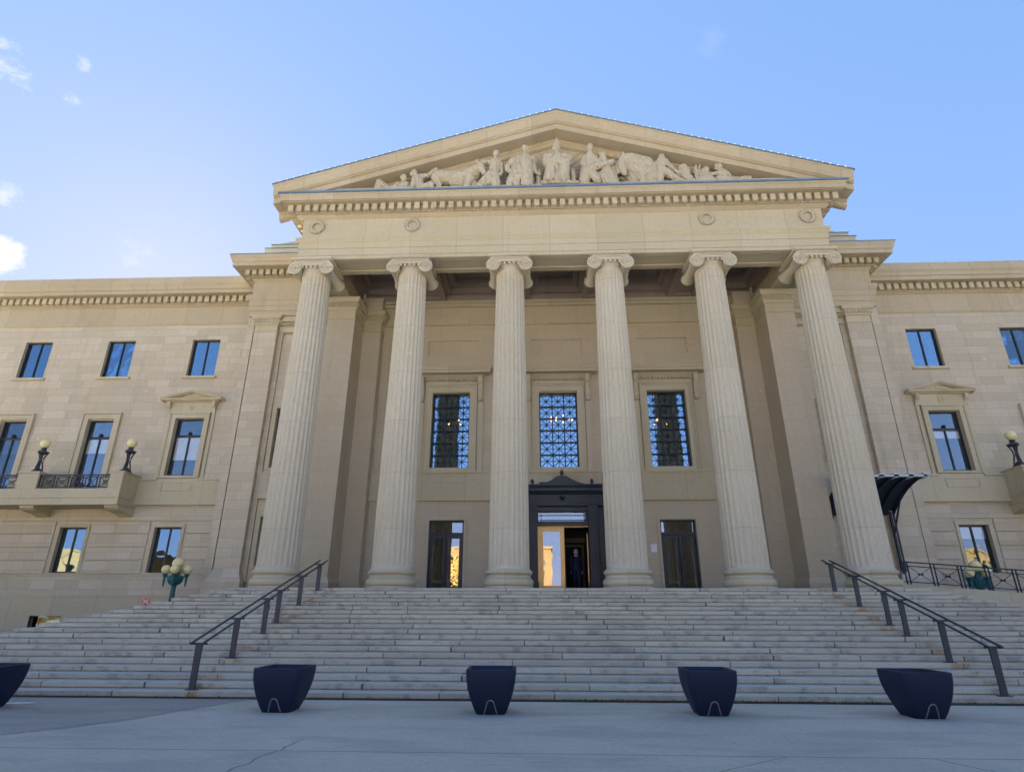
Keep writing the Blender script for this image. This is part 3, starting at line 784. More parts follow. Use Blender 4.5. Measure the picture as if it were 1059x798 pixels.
# ------------------------------------------------------------------ columns
def make_column():
    NF, SP = 24, 10
    z0, z1 = .60, 12.13
    zs = [z0, z0 + .06, z0 + .10, z0 + .16, z0 + .19, z0 + .23, z0 + .30]
    zs += [z0 + .30 + (z1 - .34 - z0 - .30) * i / 12 for i in range(1, 13)]
    zs += [z1 - .27, z1 - .22, z1 - .18, z1 - .14, z1 - .06, z1]
    rings = []
    for z in zs:
        t = (z - z0) / (z1 - z0)
        r = .70 - .142 * (t ** 1.35)
        if z <= z0 + .061: r += .045 * (1 - (z - z0) / .06) + .0
        if z >= z1 - .061: r += .012
        dep = .040
        lo = (z - z0 - .10) / .13; hi = (z1 - .14 - z) / .13
        e = max(0, min(1, lo, hi)); dep *= math.sqrt(max(0, 1 - (1 - e) ** 2))
        ring = []
        for i in range(NF * SP):
            a = 2 * PI * i / (NF * SP); u = (i % SP) / SP
            w = .82 * (.55 + .45 * e) if e > 0 else .0
            q = (u - .5) / (w / 2) if w else 2
            d = dep * math.sqrt(1 - q * q) if abs(q) < 1 else 0
            ring.append(((r - d) * math.cos(a), (r - d) * math.sin(a), z))
        rings.append(ring)
    o = MB().loft(rings).build('column', M_COLUMN, B, (0, 0, FL), smooth=True)
    prof = [(.80, 0), (.815, .02)]
    def torus(zc, h, R0, b): return [(R0 + b * math.cos(a), zc + h * math.sin(a)) for a in [(-PI / 2) + PI * k / 8 for k in range(9)]]
    prof = [(.84, 0), (.84, .08)] + torus(.20, .12, .76, .085) + [(.775, .325), (.765, .34), (.745, .37), (.74, .41), (.755, .44), (.775, .452)] + torus(.525, .066, .755, .05) + [(.745, .60), (.60, .602)]
    MB().lathe(prof, (0, 0, 0), 48).build('base', M_TRIM, o, smooth=True)
    mb = MB()
    zc = 12.19
    for s in (-1, 1):
        # bolster running front to back
        pr = []
        for k in range(25):
            y = -.745 + 1.49 * k / 24; a = abs(y) / .745
            r = .155 + .125 * a ** 2.2
            if abs(abs(y) - .12) < .04 or abs(abs(y) - .33) < .04: r += .02
            pr.append((r, y))
        rings = [[(s * .645 + r * math.cos(2 * PI * i / 24), y, zc + r * math.sin(2 * PI * i / 24)) for i in range(24)] for r, y in pr]
        mb.loft(rings)
        for f in (-1, 1):
            pts = []
            for k in range(61):
                t = k / 60; a = PI / 2 - s * f * 0 + (1 if s < 0 else -1) * (-t * 2 * PI * 2.3)
                rr = .262 * (1 - t) ** 1.0 + .055 * t
                pts.append((s * .645 + rr * math.cos(a), f * .755, zc + rr * math.sin(a)))
            mb.tube(pts, .036, 6, 0, .018)
            mb.sphere((s * .645, f * .76, zc), .055, 10, 6)
    for f in (-1, 1):
        mb.prism([(-.62, zc + .285), (-.62, zc + .20), (-.42, zc + .12), (.42, zc + .12), (.62, zc + .20), (.62, zc + .285)], 'y', f * .60, f * .74)
        mb.tube([(-.645, f * .77, zc + .264), (.645, f * .77, zc + .264)], .024, 6)
        mb.tube([(-.50, f * .75, zc + .135), (-.2, f * .75, zc + .125), (.2, f * .75, zc + .125), (.50, f * .75, zc + .135)], .018, 6)
        for k in range(5):
            x = -.36 + .18 * k
            mb.sphere((x, f * .70, zc + .07), .062, 8, 8, 0, 1.15)
    mb.lathe([(.50, zc - .09), (.565, zc - .085), (.59, zc - .06), (.60, zc - .02), (.64, zc + .05), (.66, zc + .14), (.5, zc + .2)], (0, 0, 0), 40)
    for k in range(24):
        a = 2 * PI * (k + .5) / 24
        if abs(math.cos(a)) < .8: continue
        mb.sphere((.64 * math.cos(a), .64 * math.sin(a), zc + .04), .05, 8, 6, 0, 1.3)
    mb.box(-.74, .74, -.74, .74, zc + .28, zc + .335); mb.box(-.80, .80, -.80, .80, zc + .335, zc + .40)
    mb.box(-.82, .82, -.82, .82, zc + .40, zc + .468)
    for k in range(17):
        x = -.76 + 1.52 * k / 16
        for f in (-1, 1): mb.box(x - .028, x + .028, f * .80, f * .83, zc + .345, zc + .395); mb.box(f * .80, f * .83, x - .028, x + .028, zc + .345, zc + .395)
    mb.build('capital', M_COLUMN, o, smooth=True)
    return o
c0 = make_column(); c0.location.x = -10
for x in (-6, -2, 2, 6, 10):
    c = copy_tree(c0, B); c.location.x = x

# ------------------------------------------------------------------ portico entablature
HX = 10.62
pa = [(-HX, 8.0), (-HX, -.60), (HX, -.60), (HX, 8.0)]
prof = [(0, 14.875), (0, 15.03), (.03, 15.035), (.03, 15.35), (.06, 15.355), (.06, 15.60), (.09, 15.63), (.13, 15.70), (.17, 15.75), (.17, 15.84), (0, 15.88), (0, 16.80), (-1.22, 16.80), (-1.22, 14.875), (-.95, 14.875), (-.95, 14.93), (-.28, 14.93), (-.28, 14.875)]
MB().sweep(pa, prof).build('architrave', M_TRIM, B)
HC = 10.80
pc = [(-HC, 8.0), (-HC, -.60), (HC, -.60), (HC, 8.0)]
prof = [(-.18, 16.80), (0, 16.80), (.05, 16.83), (.12, 16.90), (.12, 16.97), (.20, 16.97), (.20, 17.30), (.58, 17.30), (.58, 17.33), (.64, 17.33), (.66, 17.52), (.70, 17.55), (.72, 17.60), (-1.2, 17.62), (-1.2, 16.80)]
cor = MB().sweep(pc, prof).build('cornice', M_CORN, B)
mb = MB(); n = 64; sp = (2 * (HC + .40) - .21) / (n - 1)
for i in range(n):
    x = -(HC + .40) + i * sp; mb.box(x, x + .21, -1.0, -.78, 16.99, 17.28)
y = -.60
while y < 5:
    for s in (-1, 1): a, b = sorted((s * (HC + .18), s * (HC + .40))); mb.box(a, b, y, y + .21, 16.99, 17.28)
    y += sp
mb.build('dentil_course', M_TRIM, cor)
MB().sweep(pc, [(.70, 17.612), (.76, 17.625), (.76, 17.70), (.60, 17.74), (-.9, 17.76), (-.9, 17.64)]).build('flashing', M_BLUE, cor)
def wreath(x):
    mb = MB(); z = 16.42; y = -.64
    mb.tube([(x + .25 * math.cos(a * PI / 12), y, z + .25 * math.sin(a * PI / 12)) for a in range(25)], .05, 8)
    for k in range(18):
        a = 2 * PI * k / 18
        mb.sphere((x + .29 * math.cos(a), y - .02, z + .29 * math.sin(a)), .05, 6, 5); mb.sphere((x + .21 * math.cos(a + .17), y - .02, z + .21 * math.sin(a + .17)), .04, 6, 5)
    mb.build('wreath', M_CARVE, B, smooth='all')
for x in (-10.03, -6.03, 6.0, 10.02): wreath(x)

# raking cornice
ZT, SL, XE = 21.64, .3025, 11.80
for s in (-1, 1):
    sec = [(-1.36, 0), (-1.36, -.09), (-1.33, -.12), (-1.30, -.30), (-1.25, -.42), (-1.25, -.47), (-1.19, -.50), (-1.19, -.53), (-1.12, -.54), (-1.12, -.80), (-.52, -.80), (-.52, -.86), (-.44, -.92), (-.44, -1.06), (-.34, -1.10), (-.20, -1.10), (-.20, 0)]
    mb = MB().loft([[(s * XE, y, ZT - SL * XE + d) for y, d in sec], [(0, y, ZT + d) for y, d in sec]])
    mb.build('raking_cornice', M_CORN, B)
mb = MB().prism([(-11.7, 17.65), (11.7, 17.65), (11.7, 18.05), (0, 21.60), (-11.7, 18.05)], 'y', -.30, 16)
tymp = mb.build('pediment', M_CORN, B)
mb = MB()
for s in (-1, 1): mb.loft([[(s * 11.86, y, ZT - SL * 11.86 + d) for y, d in ((-1.40, .004), (-1.40, .03), (16, .03), (16, .004))], [(0, y, ZT + d) for y, d in ((-1.40, .004), (-1.40, .03), (16, .03), (16, .004))]])
mb.build('roof', M_BLUE, B)
MB().box(-11.2, 11.2, -.98, -.28, 17.70, 18.06).build('plinth', M_CARVE, tymp)

# carved figures in the tympanum -------------------------------------------------
def capsule_mesh(caps, voxel, name, fold=.014, smooth_it=2):
    mb = MB()
    for (a, r1, b, r2) in caps:
        a = Vector(a); b = Vector(b); d = b - a; L = d.length
        d = d / L if L > 1e-5 else Vector((0, 0, 1))
        u = d.cross(Vector((0, 1, 0)))
        if u.length < .1: u = d.cross(Vector((1, 0, 0)))
        u.normalize(); w = d.cross(u); rings = []; n = 12
        def ring(c, r): rings.append([c + u * r * math.cos(2 * PI * i / n) + w * r * math.sin(2 * PI * i / n) for i in range(n)])
        for k in range(1, 6): t = PI / 2 * k / 5; ring(a - d * r1 * math.cos(t), max(1e-3, r1 * math.sin(t)))
        for k in range(5): t = PI / 2 * k / 5; ring(b + d * r2 * math.sin(t), max(1e-3, r2 * math.cos(t)))
        mb.loft(rings)
    me = bpy.data.meshes.new(name); me.from_pydata(mb.v, [], mb.f)
    bm = bmesh.new(); bm.from_mesh(me); bmesh.ops.recalc_face_normals(bm, faces=bm.faces); bm.to_mesh(me); bm.free()
    o = bpy.data.objects.new(name, me); COL.objects.link(o)
    r = o.modifiers.new('r', 'REMESH'); r.mode = 'VOXEL'; r.voxel_size = voxel
    sm = o.modifiers.new('s', 'SMOOTH'); sm.iterations = smooth_it; sm.factor = .5
    dg = bpy.context.evaluated_depsgraph_get()
    m2 = bpy.data.meshes.new_from_object(o.evaluated_get(dg))
    bpy.data.objects.remove(o); bpy.data.meshes.remove(me)
    from mathutils import noise
    if fold:
        m2.calc_loop_triangles()
        nrm = [v.normal.copy() for v in m2.vertices]
        for v, nn in zip(m2.vertices, nrm):
            q = v.co; 
            w = noise.noise(Vector((q.x * 12 + q.z * 2.5, q.y * 9, q.z * 3.0)))
            v.co = q + nn * fold * (.35 - 1.7 * abs(w) if fold > .03 else w)
    for p in m2.polygons: p.use_smooth = True
    m2.name = name
    return m2
FIGS = [
 ('sculpted_figure', [(-7.67, 0.1, 17.94, 0.08, -7.55, 0.1, 18.51, 0.1), (-7.55, 0.1, 18.51, 0.11, -7.05, 0.0, 18.11, 0.14), (-7.58, 0.2, 17.99, 0.08, -7.4, 0.2, 18.22, 0.09), (-7.4, 0.2, 18.22, 0.09, -7.04, 0.05, 18.07, 0.11), (-7.05, 0.0, 18.11, 0.16, -6.7, 0.0, 18.1, 0.18), (-6.7, 0.0, 18.1, 0.19, -6.44, 0.0, 18.28, 0.24), (-6.68, 0.0, 18.34, 0.11, -6.2, 0.0, 18.18, 0.11), (-6.49, 0.1, 18.66, 0.14, -6.46, 0.1, 18.59, 0.13), (-6.45, 0.0, 18.47, 0.08, -6.44, 0.0, 18.33, 0.09), (-6.71, 0.15, 18.29, 0.09, -6.85, 0.15, 18.11, 0.08), (-6.85, 0.15, 18.11, 0.08, -7.01, 0.15, 18.16, 0.06)]),
 ('sculpted_figure', [(-5.73, 0.1, 18.02, 0.2, -5.9, 0.1, 18.55, 0.22), (-5.9, 0.1, 18.55, 0.18, -5.73, 0.1, 18.64, 0.13), (-6.06, 0.2, 18.77, 0.15, -6.03, 0.2, 18.84, 0.13), (-5.96, 0.1, 18.65, 0.08, -6.04, 0.1, 18.74, 0.08), (-5.77, 0.1, 18.71, 0.1, -5.46, 0.1, 18.73, 0.09), (-5.46, 0.1, 18.73, 0.08, -5.14, 0.15, 19.0, 0.08), (-5.99, 0.25, 18.46, 0.11, -6.04, 0.25, 18.08, 0.1), (-5.77, 0.2, 17.98, 0.14, -5.28, 0.2, 18.2, 0.13), (-5.28, 0.2, 18.2, 0.11, -5.19, 0.2, 17.94, 0.1)]),
 ('sculpted_bull', [(-4.99, 0.0, 18.69, 0.33, -4.45, 0.0, 18.65, 0.29), (-4.45, 0.0, 18.65, 0.29, -3.91, 0.0, 18.7, 0.32), (-5.08, 0.05, 18.9, 0.14, -5.19, 0.05, 18.72, 0.15), (-5.12, 0.1, 18.62, 0.2, -4.99, 0.1, 18.28, 0.14), (-4.99, 0.1, 18.28, 0.12, -4.94, 0.1, 17.93, 0.09), (-5.29, -0.1, 18.53, 0.11, -5.19, -0.1, 17.96, 0.08), (-3.91, 0.0, 18.72, 0.31, -3.53, 0.0, 18.85, 0.3), (-3.67, 0.1, 18.48, 0.2, -3.89, 0.1, 17.92, 0.11), (-3.5, -0.05, 18.38, 0.15, -3.54, -0.05, 17.89, 0.1), (-3.56, 0.1, 18.81, 0.25, -3.26, 0.1, 19.04, 0.19), (-3.24, 0.2, 19.08, 0.17, -3.06, 0.2, 18.7, 0.11), (-3.32, 0.2, 19.18, 0.05, -3.4, 0.2, 19.4, 0.03), (-3.17, 0.25, 19.2, 0.05, -3.03, 0.25, 19.34, 0.03), (-4.36, 0.1, 18.36, 0.19, -4.09, 0.1, 18.35, 0.21), (-3.36, 0.15, 19.04, 0.05, -3.46, 0.15, 19.09, 0.04)]),
 ('sculpted_figure', [(-2.58, 0.2, 19.73, 0.14, -2.58, 0.2, 19.66, 0.12), (-2.6, 0.15, 19.51, 0.08, -2.61, 0.15, 19.39, 0.11), (-2.83, 0.15, 19.28, 0.13, -2.44, 0.15, 19.26, 0.13), (-2.63, 0.15, 19.22, 0.24, -2.66, 0.15, 18.79, 0.2), (-2.66, 0.15, 18.79, 0.21, -2.89, 0.15, 18.42, 0.23), (-2.89, 0.2, 18.42, 0.21, -3.19, 0.2, 18.05, 0.2), (-2.66, 0.15, 18.74, 0.21, -2.58, 0.15, 18.04, 0.22), (-3.15, 0.3, 18.1, 0.09, -2.78, 0.3, 18.7, 0.11), (-2.88, 0.3, 18.09, 0.08, -2.68, 0.3, 18.65, 0.09), (-2.85, 0.2, 19.28, 0.09, -3.06, 0.2, 19.29, 0.08), (-3.06, 0.2, 19.29, 0.08, -3.18, 0.2, 19.34, 0.05), (-2.4, 0.1, 19.21, 0.1, -2.32, 0.1, 18.78, 0.08), (-2.32, 0.2, 18.78, 0.08, -2.39, 0.2, 18.59, 0.08)]),
 ('sculpted_figure', [(-1.86, 0.15, 19.34, 0.16, -1.9, 0.15, 19.25, 0.15), (-2.01, 0.1, 19.3, 0.09, -2.01, 0.1, 19.01, 0.08), (-1.78, 0.1, 19.05, 0.2, -1.82, 0.1, 18.57, 0.21), (-2.09, 0.3, 18.94, 0.11, -2.05, 0.3, 18.72, 0.1), (-2.05, 0.3, 18.72, 0.1, -1.47, 0.3, 18.63, 0.08), (-1.63, 0.3, 18.9, 0.1, -1.55, 0.3, 18.76, 0.1), (-1.86, 0.2, 18.43, 0.21, -1.55, 0.2, 18.42, 0.18), (-1.93, 0.2, 18.44, 0.15, -2.01, 0.2, 18.02, 0.16), (-1.63, 0.25, 18.38, 0.14, -1.7, 0.25, 18.03, 0.14), (-1.86, 0.35, 18.29, 0.05, -1.78, 0.35, 18.01, 0.05)]),
 ('sculpted_figure', [(-1.35, 0.2, 19.96, 0.15, -1.33, 0.2, 19.86, 0.13), (-1.34, 0.15, 19.76, 0.08, -1.35, 0.15, 19.62, 0.11), (-1.63, 0.15, 19.48, 0.15, -1.06, 0.15, 19.41, 0.15), (-1.34, 0.15, 19.37, 0.28, -1.28, 0.15, 18.89, 0.25), (-1.28, 0.15, 18.89, 0.25, -1.25, 0.15, 18.37, 0.27), (-1.25, 0.15, 18.37, 0.25, -1.29, 0.15, 18.02, 0.23), (-1.4, 0.3, 18.85, 0.08, -1.48, 0.3, 18.02, 0.08), (-1.17, 0.25, 18.79, 0.07, -1.1, 0.25, 18.04, 0.08), (-1.63, 0.15, 19.43, 0.11, -1.66, 0.15, 19.05, 0.1), (-1.66, 0.25, 19.05, 0.09, -1.47, 0.25, 18.85, 0.08), (-1.01, 0.1, 19.36, 0.11, -0.94, 0.1, 18.83, 0.09), (-0.94, 0.1, 18.83, 0.09, -0.75, 0.1, 18.64, 0.07)]),
 ('sculpted_figure', [(-0.0, 0.2, 20.01, 0.14, -0.01, 0.2, 19.92, 0.12), (-0.0, 0.2, 20.14, 0.15, -0.0, 0.2, 20.19, 0.13), (0.0, 0.2, 20.27, 0.06, 0.01, 0.2, 20.46, 0.03), (-0.13, 0.15, 20.05, 0.04, -0.14, 0.15, 19.89, 0.04), (0.12, 0.15, 20.04, 0.04, 0.13, 0.15, 19.88, 0.04), (-0.01, 0.2, 19.79, 0.08, -0.01, 0.2, 19.63, 0.1), (-0.32, 0.2, 19.5, 0.13, 0.3, 0.2, 19.48, 0.13), (-0.01, 0.2, 19.38, 0.25, -0.02, 0.2, 19.07, 0.25), (-0.35, 0.3, 19.02, 0.23, 0.29, 0.3, 19.0, 0.23), (-0.25, 0.3, 18.95, 0.2, -0.37, 0.3, 18.22, 0.22), (0.27, 0.3, 18.93, 0.22, 0.27, 0.3, 18.2, 0.23), (-0.06, 0.25, 18.82, 0.17, -0.02, 0.25, 18.21, 0.2), (-0.1, 0.45, 19.01, 0.05, 0.12, 0.45, 18.2, 0.05), (0.34, 0.45, 18.99, 0.05, 0.08, 0.45, 18.27, 0.05), (-0.21, 0.45, 18.89, 0.05, -0.17, 0.45, 18.21, 0.05), (-0.44, 0.2, 19.52, 0.12, -0.53, 0.2, 19.15, 0.1), (-0.53, 0.4, 19.15, 0.1, -0.35, 0.4, 19.02, 0.09), (0.46, 0.2, 19.46, 0.12, 0.52, 0.2, 19.18, 0.1), (0.52, 0.35, 19.18, 0.09, 0.37, 0.35, 19.06, 0.08)]),
 ('sculpted_figure', [(-0.38, 0.4, 18.65, 0.12, -0.39, 0.4, 18.59, 0.11), (-0.39, 0.4, 18.46, 0.13, -0.37, 0.4, 18.16, 0.13), (-0.19, 0.4, 18.52, 0.1, -0.2, 0.4, 18.21, 0.11)]),
 ('sculpted_throne', [(-0.62, 0.3, 18.07, 0.07, 0.81, 0.3, 18.03, 0.07), (-0.78, 0.0, 18.91, 0.1, -0.76, 0.0, 18.17, 0.11), (0.66, 0.0, 18.86, 0.1, 0.66, 0.0, 18.13, 0.11)]),
 ('sculpted_figure', [(1.42, 0.2, 19.96, 0.13, 1.41, 0.2, 19.84, 0.12), (1.4, 0.15, 19.74, 0.08, 1.39, 0.15, 19.62, 0.11), (1.21, 0.15, 19.43, 0.13, 1.58, 0.15, 19.42, 0.13), (1.38, 0.15, 19.4, 0.23, 1.36, 0.15, 19.02, 0.23), (1.28, 0.1, 18.9, 0.28, 1.1, 0.1, 18.11, 0.23), (1.47, 0.3, 18.71, 0.19, 1.37, 0.3, 18.59, 0.18), (1.39, 0.3, 18.59, 0.18, 1.64, 0.3, 18.09, 0.16), (1.53, 0.3, 18.77, 0.15, 2.28, 0.3, 19.02, 0.12), (1.6, 0.2, 19.26, 0.11, 1.74, 0.2, 19.01, 0.1), (1.16, 0.15, 19.4, 0.11, 1.04, 0.15, 19.03, 0.09), (1.04, 0.25, 19.03, 0.09, 1.19, 0.25, 18.9, 0.08)]),
 ('sculpted_figure', [(1.91, 0.15, 19.54, 0.14, 1.92, 0.15, 19.44, 0.13), (1.95, 0.1, 19.31, 0.18, 2.03, 0.1, 18.94, 0.2), (2.02, 0.1, 18.82, 0.23, 2.28, 0.1, 18.07, 0.25), (1.81, 0.15, 18.45, 0.2, 2.08, 0.15, 18.08, 0.23), (2.33, 0.0, 18.99, 0.15, 2.37, 0.0, 18.07, 0.2), (1.79, 0.2, 19.19, 0.1, 1.83, 0.2, 18.95, 0.09)]),
 ('sculpted_horse', [(3.28, 0.0, 19.21, 0.36, 3.72, 0.0, 19.07, 0.35), (3.72, 0.0, 19.07, 0.35, 3.98, 0.0, 18.69, 0.3), (3.14, 0.1, 19.27, 0.29, 2.84, 0.15, 19.28, 0.22), (2.79, 0.15, 19.29, 0.21, 2.65, 0.2, 18.92, 0.17), (2.65, 0.2, 18.92, 0.17, 2.79, 0.25, 18.48, 0.11), (2.6, 0.15, 19.45, 0.05, 2.64, 0.15, 19.61, 0.03), (2.75, 0.15, 19.48, 0.05, 2.81, 0.15, 19.63, 0.03), (2.53, 0.1, 19.11, 0.12, 2.56, 0.1, 18.67, 0.09), (3.44, 0.1, 18.71, 0.23, 3.51, 0.1, 18.28, 0.15), (3.51, 0.1, 18.28, 0.14, 3.56, 0.1, 17.97, 0.11), (3.1, -0.1, 18.66, 0.25, 3.25, -0.1, 18.04, 0.17), (3.78, 0.1, 18.57, 0.33, 4.05, 0.1, 18.38, 0.28), (3.75, 0.0, 18.27, 0.25, 4.03, 0.0, 18.14, 0.23), (3.01, 0.05, 18.91, 0.27, 3.4, 0.05, 18.77, 0.3)]),
 ('sculpted_figure', [(4.38, 0.2, 19.3, 0.13, 4.38, 0.2, 19.22, 0.13), (4.34, 0.15, 19.06, 0.22, 4.26, 0.15, 18.6, 0.2), (4.26, 0.2, 18.54, 0.19, 4.19, 0.2, 18.03, 0.14), (4.4, 0.2, 18.59, 0.18, 4.79, 0.2, 18.24, 0.14), (4.79, 0.2, 18.24, 0.13, 5.11, 0.2, 18.03, 0.1), (4.52, 0.15, 19.14, 0.12, 4.75, 0.15, 18.76, 0.1), (4.75, 0.15, 18.76, 0.09, 5.09, 0.15, 18.39, 0.07), (5.09, 0.2, 18.39, 0.06, 5.46, 0.2, 18.02, 0.06), (4.11, 0.1, 19.02, 0.11, 3.96, 0.1, 18.76, 0.09)]),
 ('sculpted_figure', [(5.23, 0.1, 18.77, 0.19, 5.36, 0.1, 18.66, 0.14), (5.27, 0.1, 18.56, 0.19, 5.43, 0.1, 18.15, 0.19), (5.12, 0.15, 18.72, 0.09, 5.03, 0.15, 18.47, 0.08), (5.49, 0.1, 18.3, 0.11, 5.5, 0.1, 17.99, 0.11)]),
 ('sculpted_wheat', [(5.71, 0.15, 18.09, 0.05, 5.77, 0.15, 18.86, 0.04), (5.69, 0.15, 18.09, 0.05, 5.92, 0.15, 18.85, 0.03), (5.71, 0.15, 18.09, 0.05, 5.68, 0.15, 18.76, 0.03), (5.69, 0.1, 18.04, 0.06, 5.98, 0.1, 18.7, 0.03), (5.67, 0.2, 18.04, 0.08, 5.54, 0.2, 18.04, 0.1)]),
 ('sculpted_figure', [(6.16, 0.1, 18.66, 0.15, 6.14, 0.1, 18.59, 0.14), (5.93, 0.1, 18.18, 0.19, 6.29, 0.1, 18.15, 0.18), (5.75, 0.15, 18.09, 0.11, 6.4, 0.15, 18.04, 0.13), (5.96, 0.1, 18.46, 0.1, 6.2, 0.1, 18.43, 0.11)]),
 ('sculpted_figure', [(6.68, 0.15, 18.83, 0.15, 6.69, 0.15, 18.72, 0.14), (6.55, 0.15, 18.65, 0.04, 6.49, 0.15, 18.63, 0.03), (6.73, 0.1, 18.54, 0.1, 6.82, 0.1, 18.51, 0.14), (6.8, 0.1, 18.46, 0.19, 6.78, 0.1, 18.13, 0.19), (6.78, 0.2, 18.46, 0.11, 6.44, 0.2, 18.35, 0.08), (6.44, 0.2, 18.35, 0.08, 6.03, 0.2, 18.38, 0.05), (6.99, 0.0, 18.56, 0.13, 7.1, 0.0, 18.4, 0.1), (6.81, 0.1, 18.08, 0.19, 7.3, 0.1, 18.09, 0.14), (7.3, 0.1, 18.09, 0.13, 7.89, 0.1, 18.2, 0.08), (7.3, 0.15, 18.04, 0.11, 7.9, 0.15, 18.04, 0.07), (6.96, 0.2, 18.0, 0.1, 7.57, 0.2, 18.0, 0.08), (6.61, 0.2, 18.11, 0.14, 6.73, 0.2, 18.06, 0.14)]),
]

LAB = iter(['reclining nude figure with raised knees at the left end', 'crouching figure pulling at the bull from behind', 'standing bull with curved horns facing right', 'striding woman in a long robe leading the bull', 'seated woman holding a child in her arms', 'tall draped man standing left of the throne', 'enthroned helmeted woman at the centre of the pediment', 'small child seated at the feet of the central figure', 'low stone throne', 'robed woman standing right of the throne', 'seated companion leaning on a drapery', 'heavy draught horse bending its head', 'man bending over a plough', 'stooping figure with a bowed head', 'sheaf of wheat', 'crouching figure beside the wheat', 'reclining figure with outstretched legs at the right end'])
for nm, caps in FIGS:
    cc = [((x1, -.76 - d1 * 1.0, z1), r1, (x2, -.76 - d2 * 1.0, z2), r2) for (x1, d1, z1, r1, x2, d2, z2, r2) in caps]
    me = capsule_mesh(cc, .019, nm, .046, 0)
    me.materials.append(M_CARVE)
    o = bpy.data.objects.new(nm, me); COL.objects.link(o); o.parent = tymp; o['label'] = next(LAB)
rf = random.Random(5); caps = []
for i in range(46):
    x = rf.uniform(-6.6, 6.6); top = ZT - 1.9 - SL * abs(x) - 18.0
    z0_ = 18.0 + rf.uniform(0, max(.05, top * .55)); h_ = rf.uniform(.25, .8); z1_ = min(z0_ + h_, 18.0 + top * .9); r_ = rf.uniform(.05, .13)
    caps.append(((x, -.44, z0_), r_, (x + rf.uniform(-.35, .35), -.42, z1_), r_ * rf.uniform(.5, 1)))
me = capsule_mesh(caps, .025, 'carved_background', .03, 0); me.materials.append(M_CARVE)
o = bpy.data.objects.new('carved_background', me); COL.objects.link(o); o.parent = tymp
# sunburst rays behind the central figure
mb = MB()
for k in range(15):
    a = R(18 + 144 * k / 14); c, s_ = math.cos(a), math.sin(a)
    r1 = min(2.3, (20.45 - 18.6) / max(.2, s_))
    if 18.6 + r1 * s_ > ZT - 1.15 - SL * abs(r1 * c): r1 *= .9
    mb.bar((.6 * c, -.31, 18.9 + .6 * s_), (r1 * c, -.31, 18.6 + r1 * s_), .06, .05)
mb.build('sunburst', M_CARVE, tymp)

# ------------------------------------------------------------------ coffered ceiling
mb = MB(); z = 15.60
xs = [-8, -4, 0, 4, 8]
prev = -9.42
for x in xs:
    h = 1.32
    a = x - h; b = x + h
    if prev > -9: frame_ring(mb, prev, a, .62, 4.5, prev + .22, a - .22, 1.1, 4.1, z, z + .12)
    else: mb.box(prev, a, .62, 4.5, z, z + .12)
    if prev > -9: mb.box(prev, a, .62, 4.5, z + .12, z + .3)
    frame_ring(mb, a, b, .62, 4.5, a + .02, b - .02, .80, 4.34, z, z + .32)
    frame_ring(mb, a, b, .62, 4.5, a + .26, b - .26, 1.04, 4.08, z + .30, z + .62)
    frame_ring(mb, a, b, .62, 4.5, a + .50, b - .50, 1.28, 3.84, z + .60, z + .90)
    q = a + .5
    while q < b - .5: mb.box(q, q + .07, 3.78, 3.86, z + .66, z + .78); q += .13
    mb.box(a, b, .62, 4.5, z + .9, z + 1.0)
    mb.lathe([(.01, -.12), (.12, -.11), (.22, -.05), (.30, 0), (.32, .05)], (x, 2.56, z + .88), 12)
    prev = b
mb.box(prev, 9.42, .62, 4.5, z, z + .12)
mb.build('ceiling', M_DARKSTONE, B)
MB().box(-10.6, 10.6, -.55, 9, 16.62, 17.6).build('roof_slab', M_DARKSTONE, B)
mb = MB()
mb.box(-45.9, -9.6, 7.9, 27, 0, 17.2); mb.box(9.6, 45.9, 7.9, 27, 0, 17.2); mb.box(-9.6, 9.6, 7.3, 27, 0, 17.5)
mb.box(-45.9, -10.2, 5.7, 7.9, 16.9, 17.3); mb.box(10.2, 45.9, 5.7, 7.9, 16.9, 17.3)
mb.build('main_block', M_WALL, B)

# festoon lamps along the raking cornice ------------------------------------------
for s, side in ((-1, 'left'), (1, 'right')):
    e = empty('festoon_lights', (0, -1.3, 17.9), 'string of tiny clear bulbs along the %s slope of the pediment' % side, 'string lights', 'bulb strings on the pediment')
    pts = []
    for i in range(41):
        x = .25 + i * .283; zz = ZT - SL * x + .035
        pts.append((s * x, 0, zz - 17.9 + .02))
    MB().tube(pts, .008, 4).build('cable', M_WIRE, e)
    for i, p in enumerate(pts):
        if i == 0: b0 = MB().lathe([(.012, -.015), (.014, .02), (.034, .045), (.040, .07), (.028, .10), (.004, .115)], (0, 0, 0), 8).build('bulb', M_BULB, e, p, smooth='all'); continue
        b = b0.copy(); COL.objects.link(b); b.location = p

# ================================================================== things on the terrace
# handrails
def handrail(X, X2, label, mat):
    e = empty('stair_handrail', (X, -5, 0), label, 'handrail', 'handrails on the steps')
    js = (1, 5, 9, 11, 15, 19)
    tops = []
    for j in js:
        xo = (X2 - X) * (j - 1) / 18
        y = step_y(j) + .22; z = RISER * j
        h = .86; tops.append((xo, y + 5, z + h))
        mb = MB()
        mb.loft([[(xo + sx * w, y + 5 + sy * .022, zz) for sx, sy in ((-1, -1), (1, -1), (1, 1), (-1, 1))] for w, zz in ((.060, z), (.058, z + .3), (.066, z + h - .06))])
        mb.box(xo - .12, xo + .12, y + 5 - .05, y + 5 + .05, z - .0, z + .012)
        mb.box(xo - .15, xo + .15, y + 5 - .02, y + 5 + .02, z + h - .06, z + h - .02)
        mb.build('post', mat, e)
    d = (Vector(tops[-1]) - Vector(tops[0])).normalized()
    for s in (-1, 1):
        a = Vector(tops[0]) - d * .12 + Vector((s * .12, 0, 0)); b = Vector(tops[-1]) + d * .35 + Vector((s * .12, 0, 0))
        MB().tube([a, b], .024, 8).build('rail', mat, e, smooth='all')
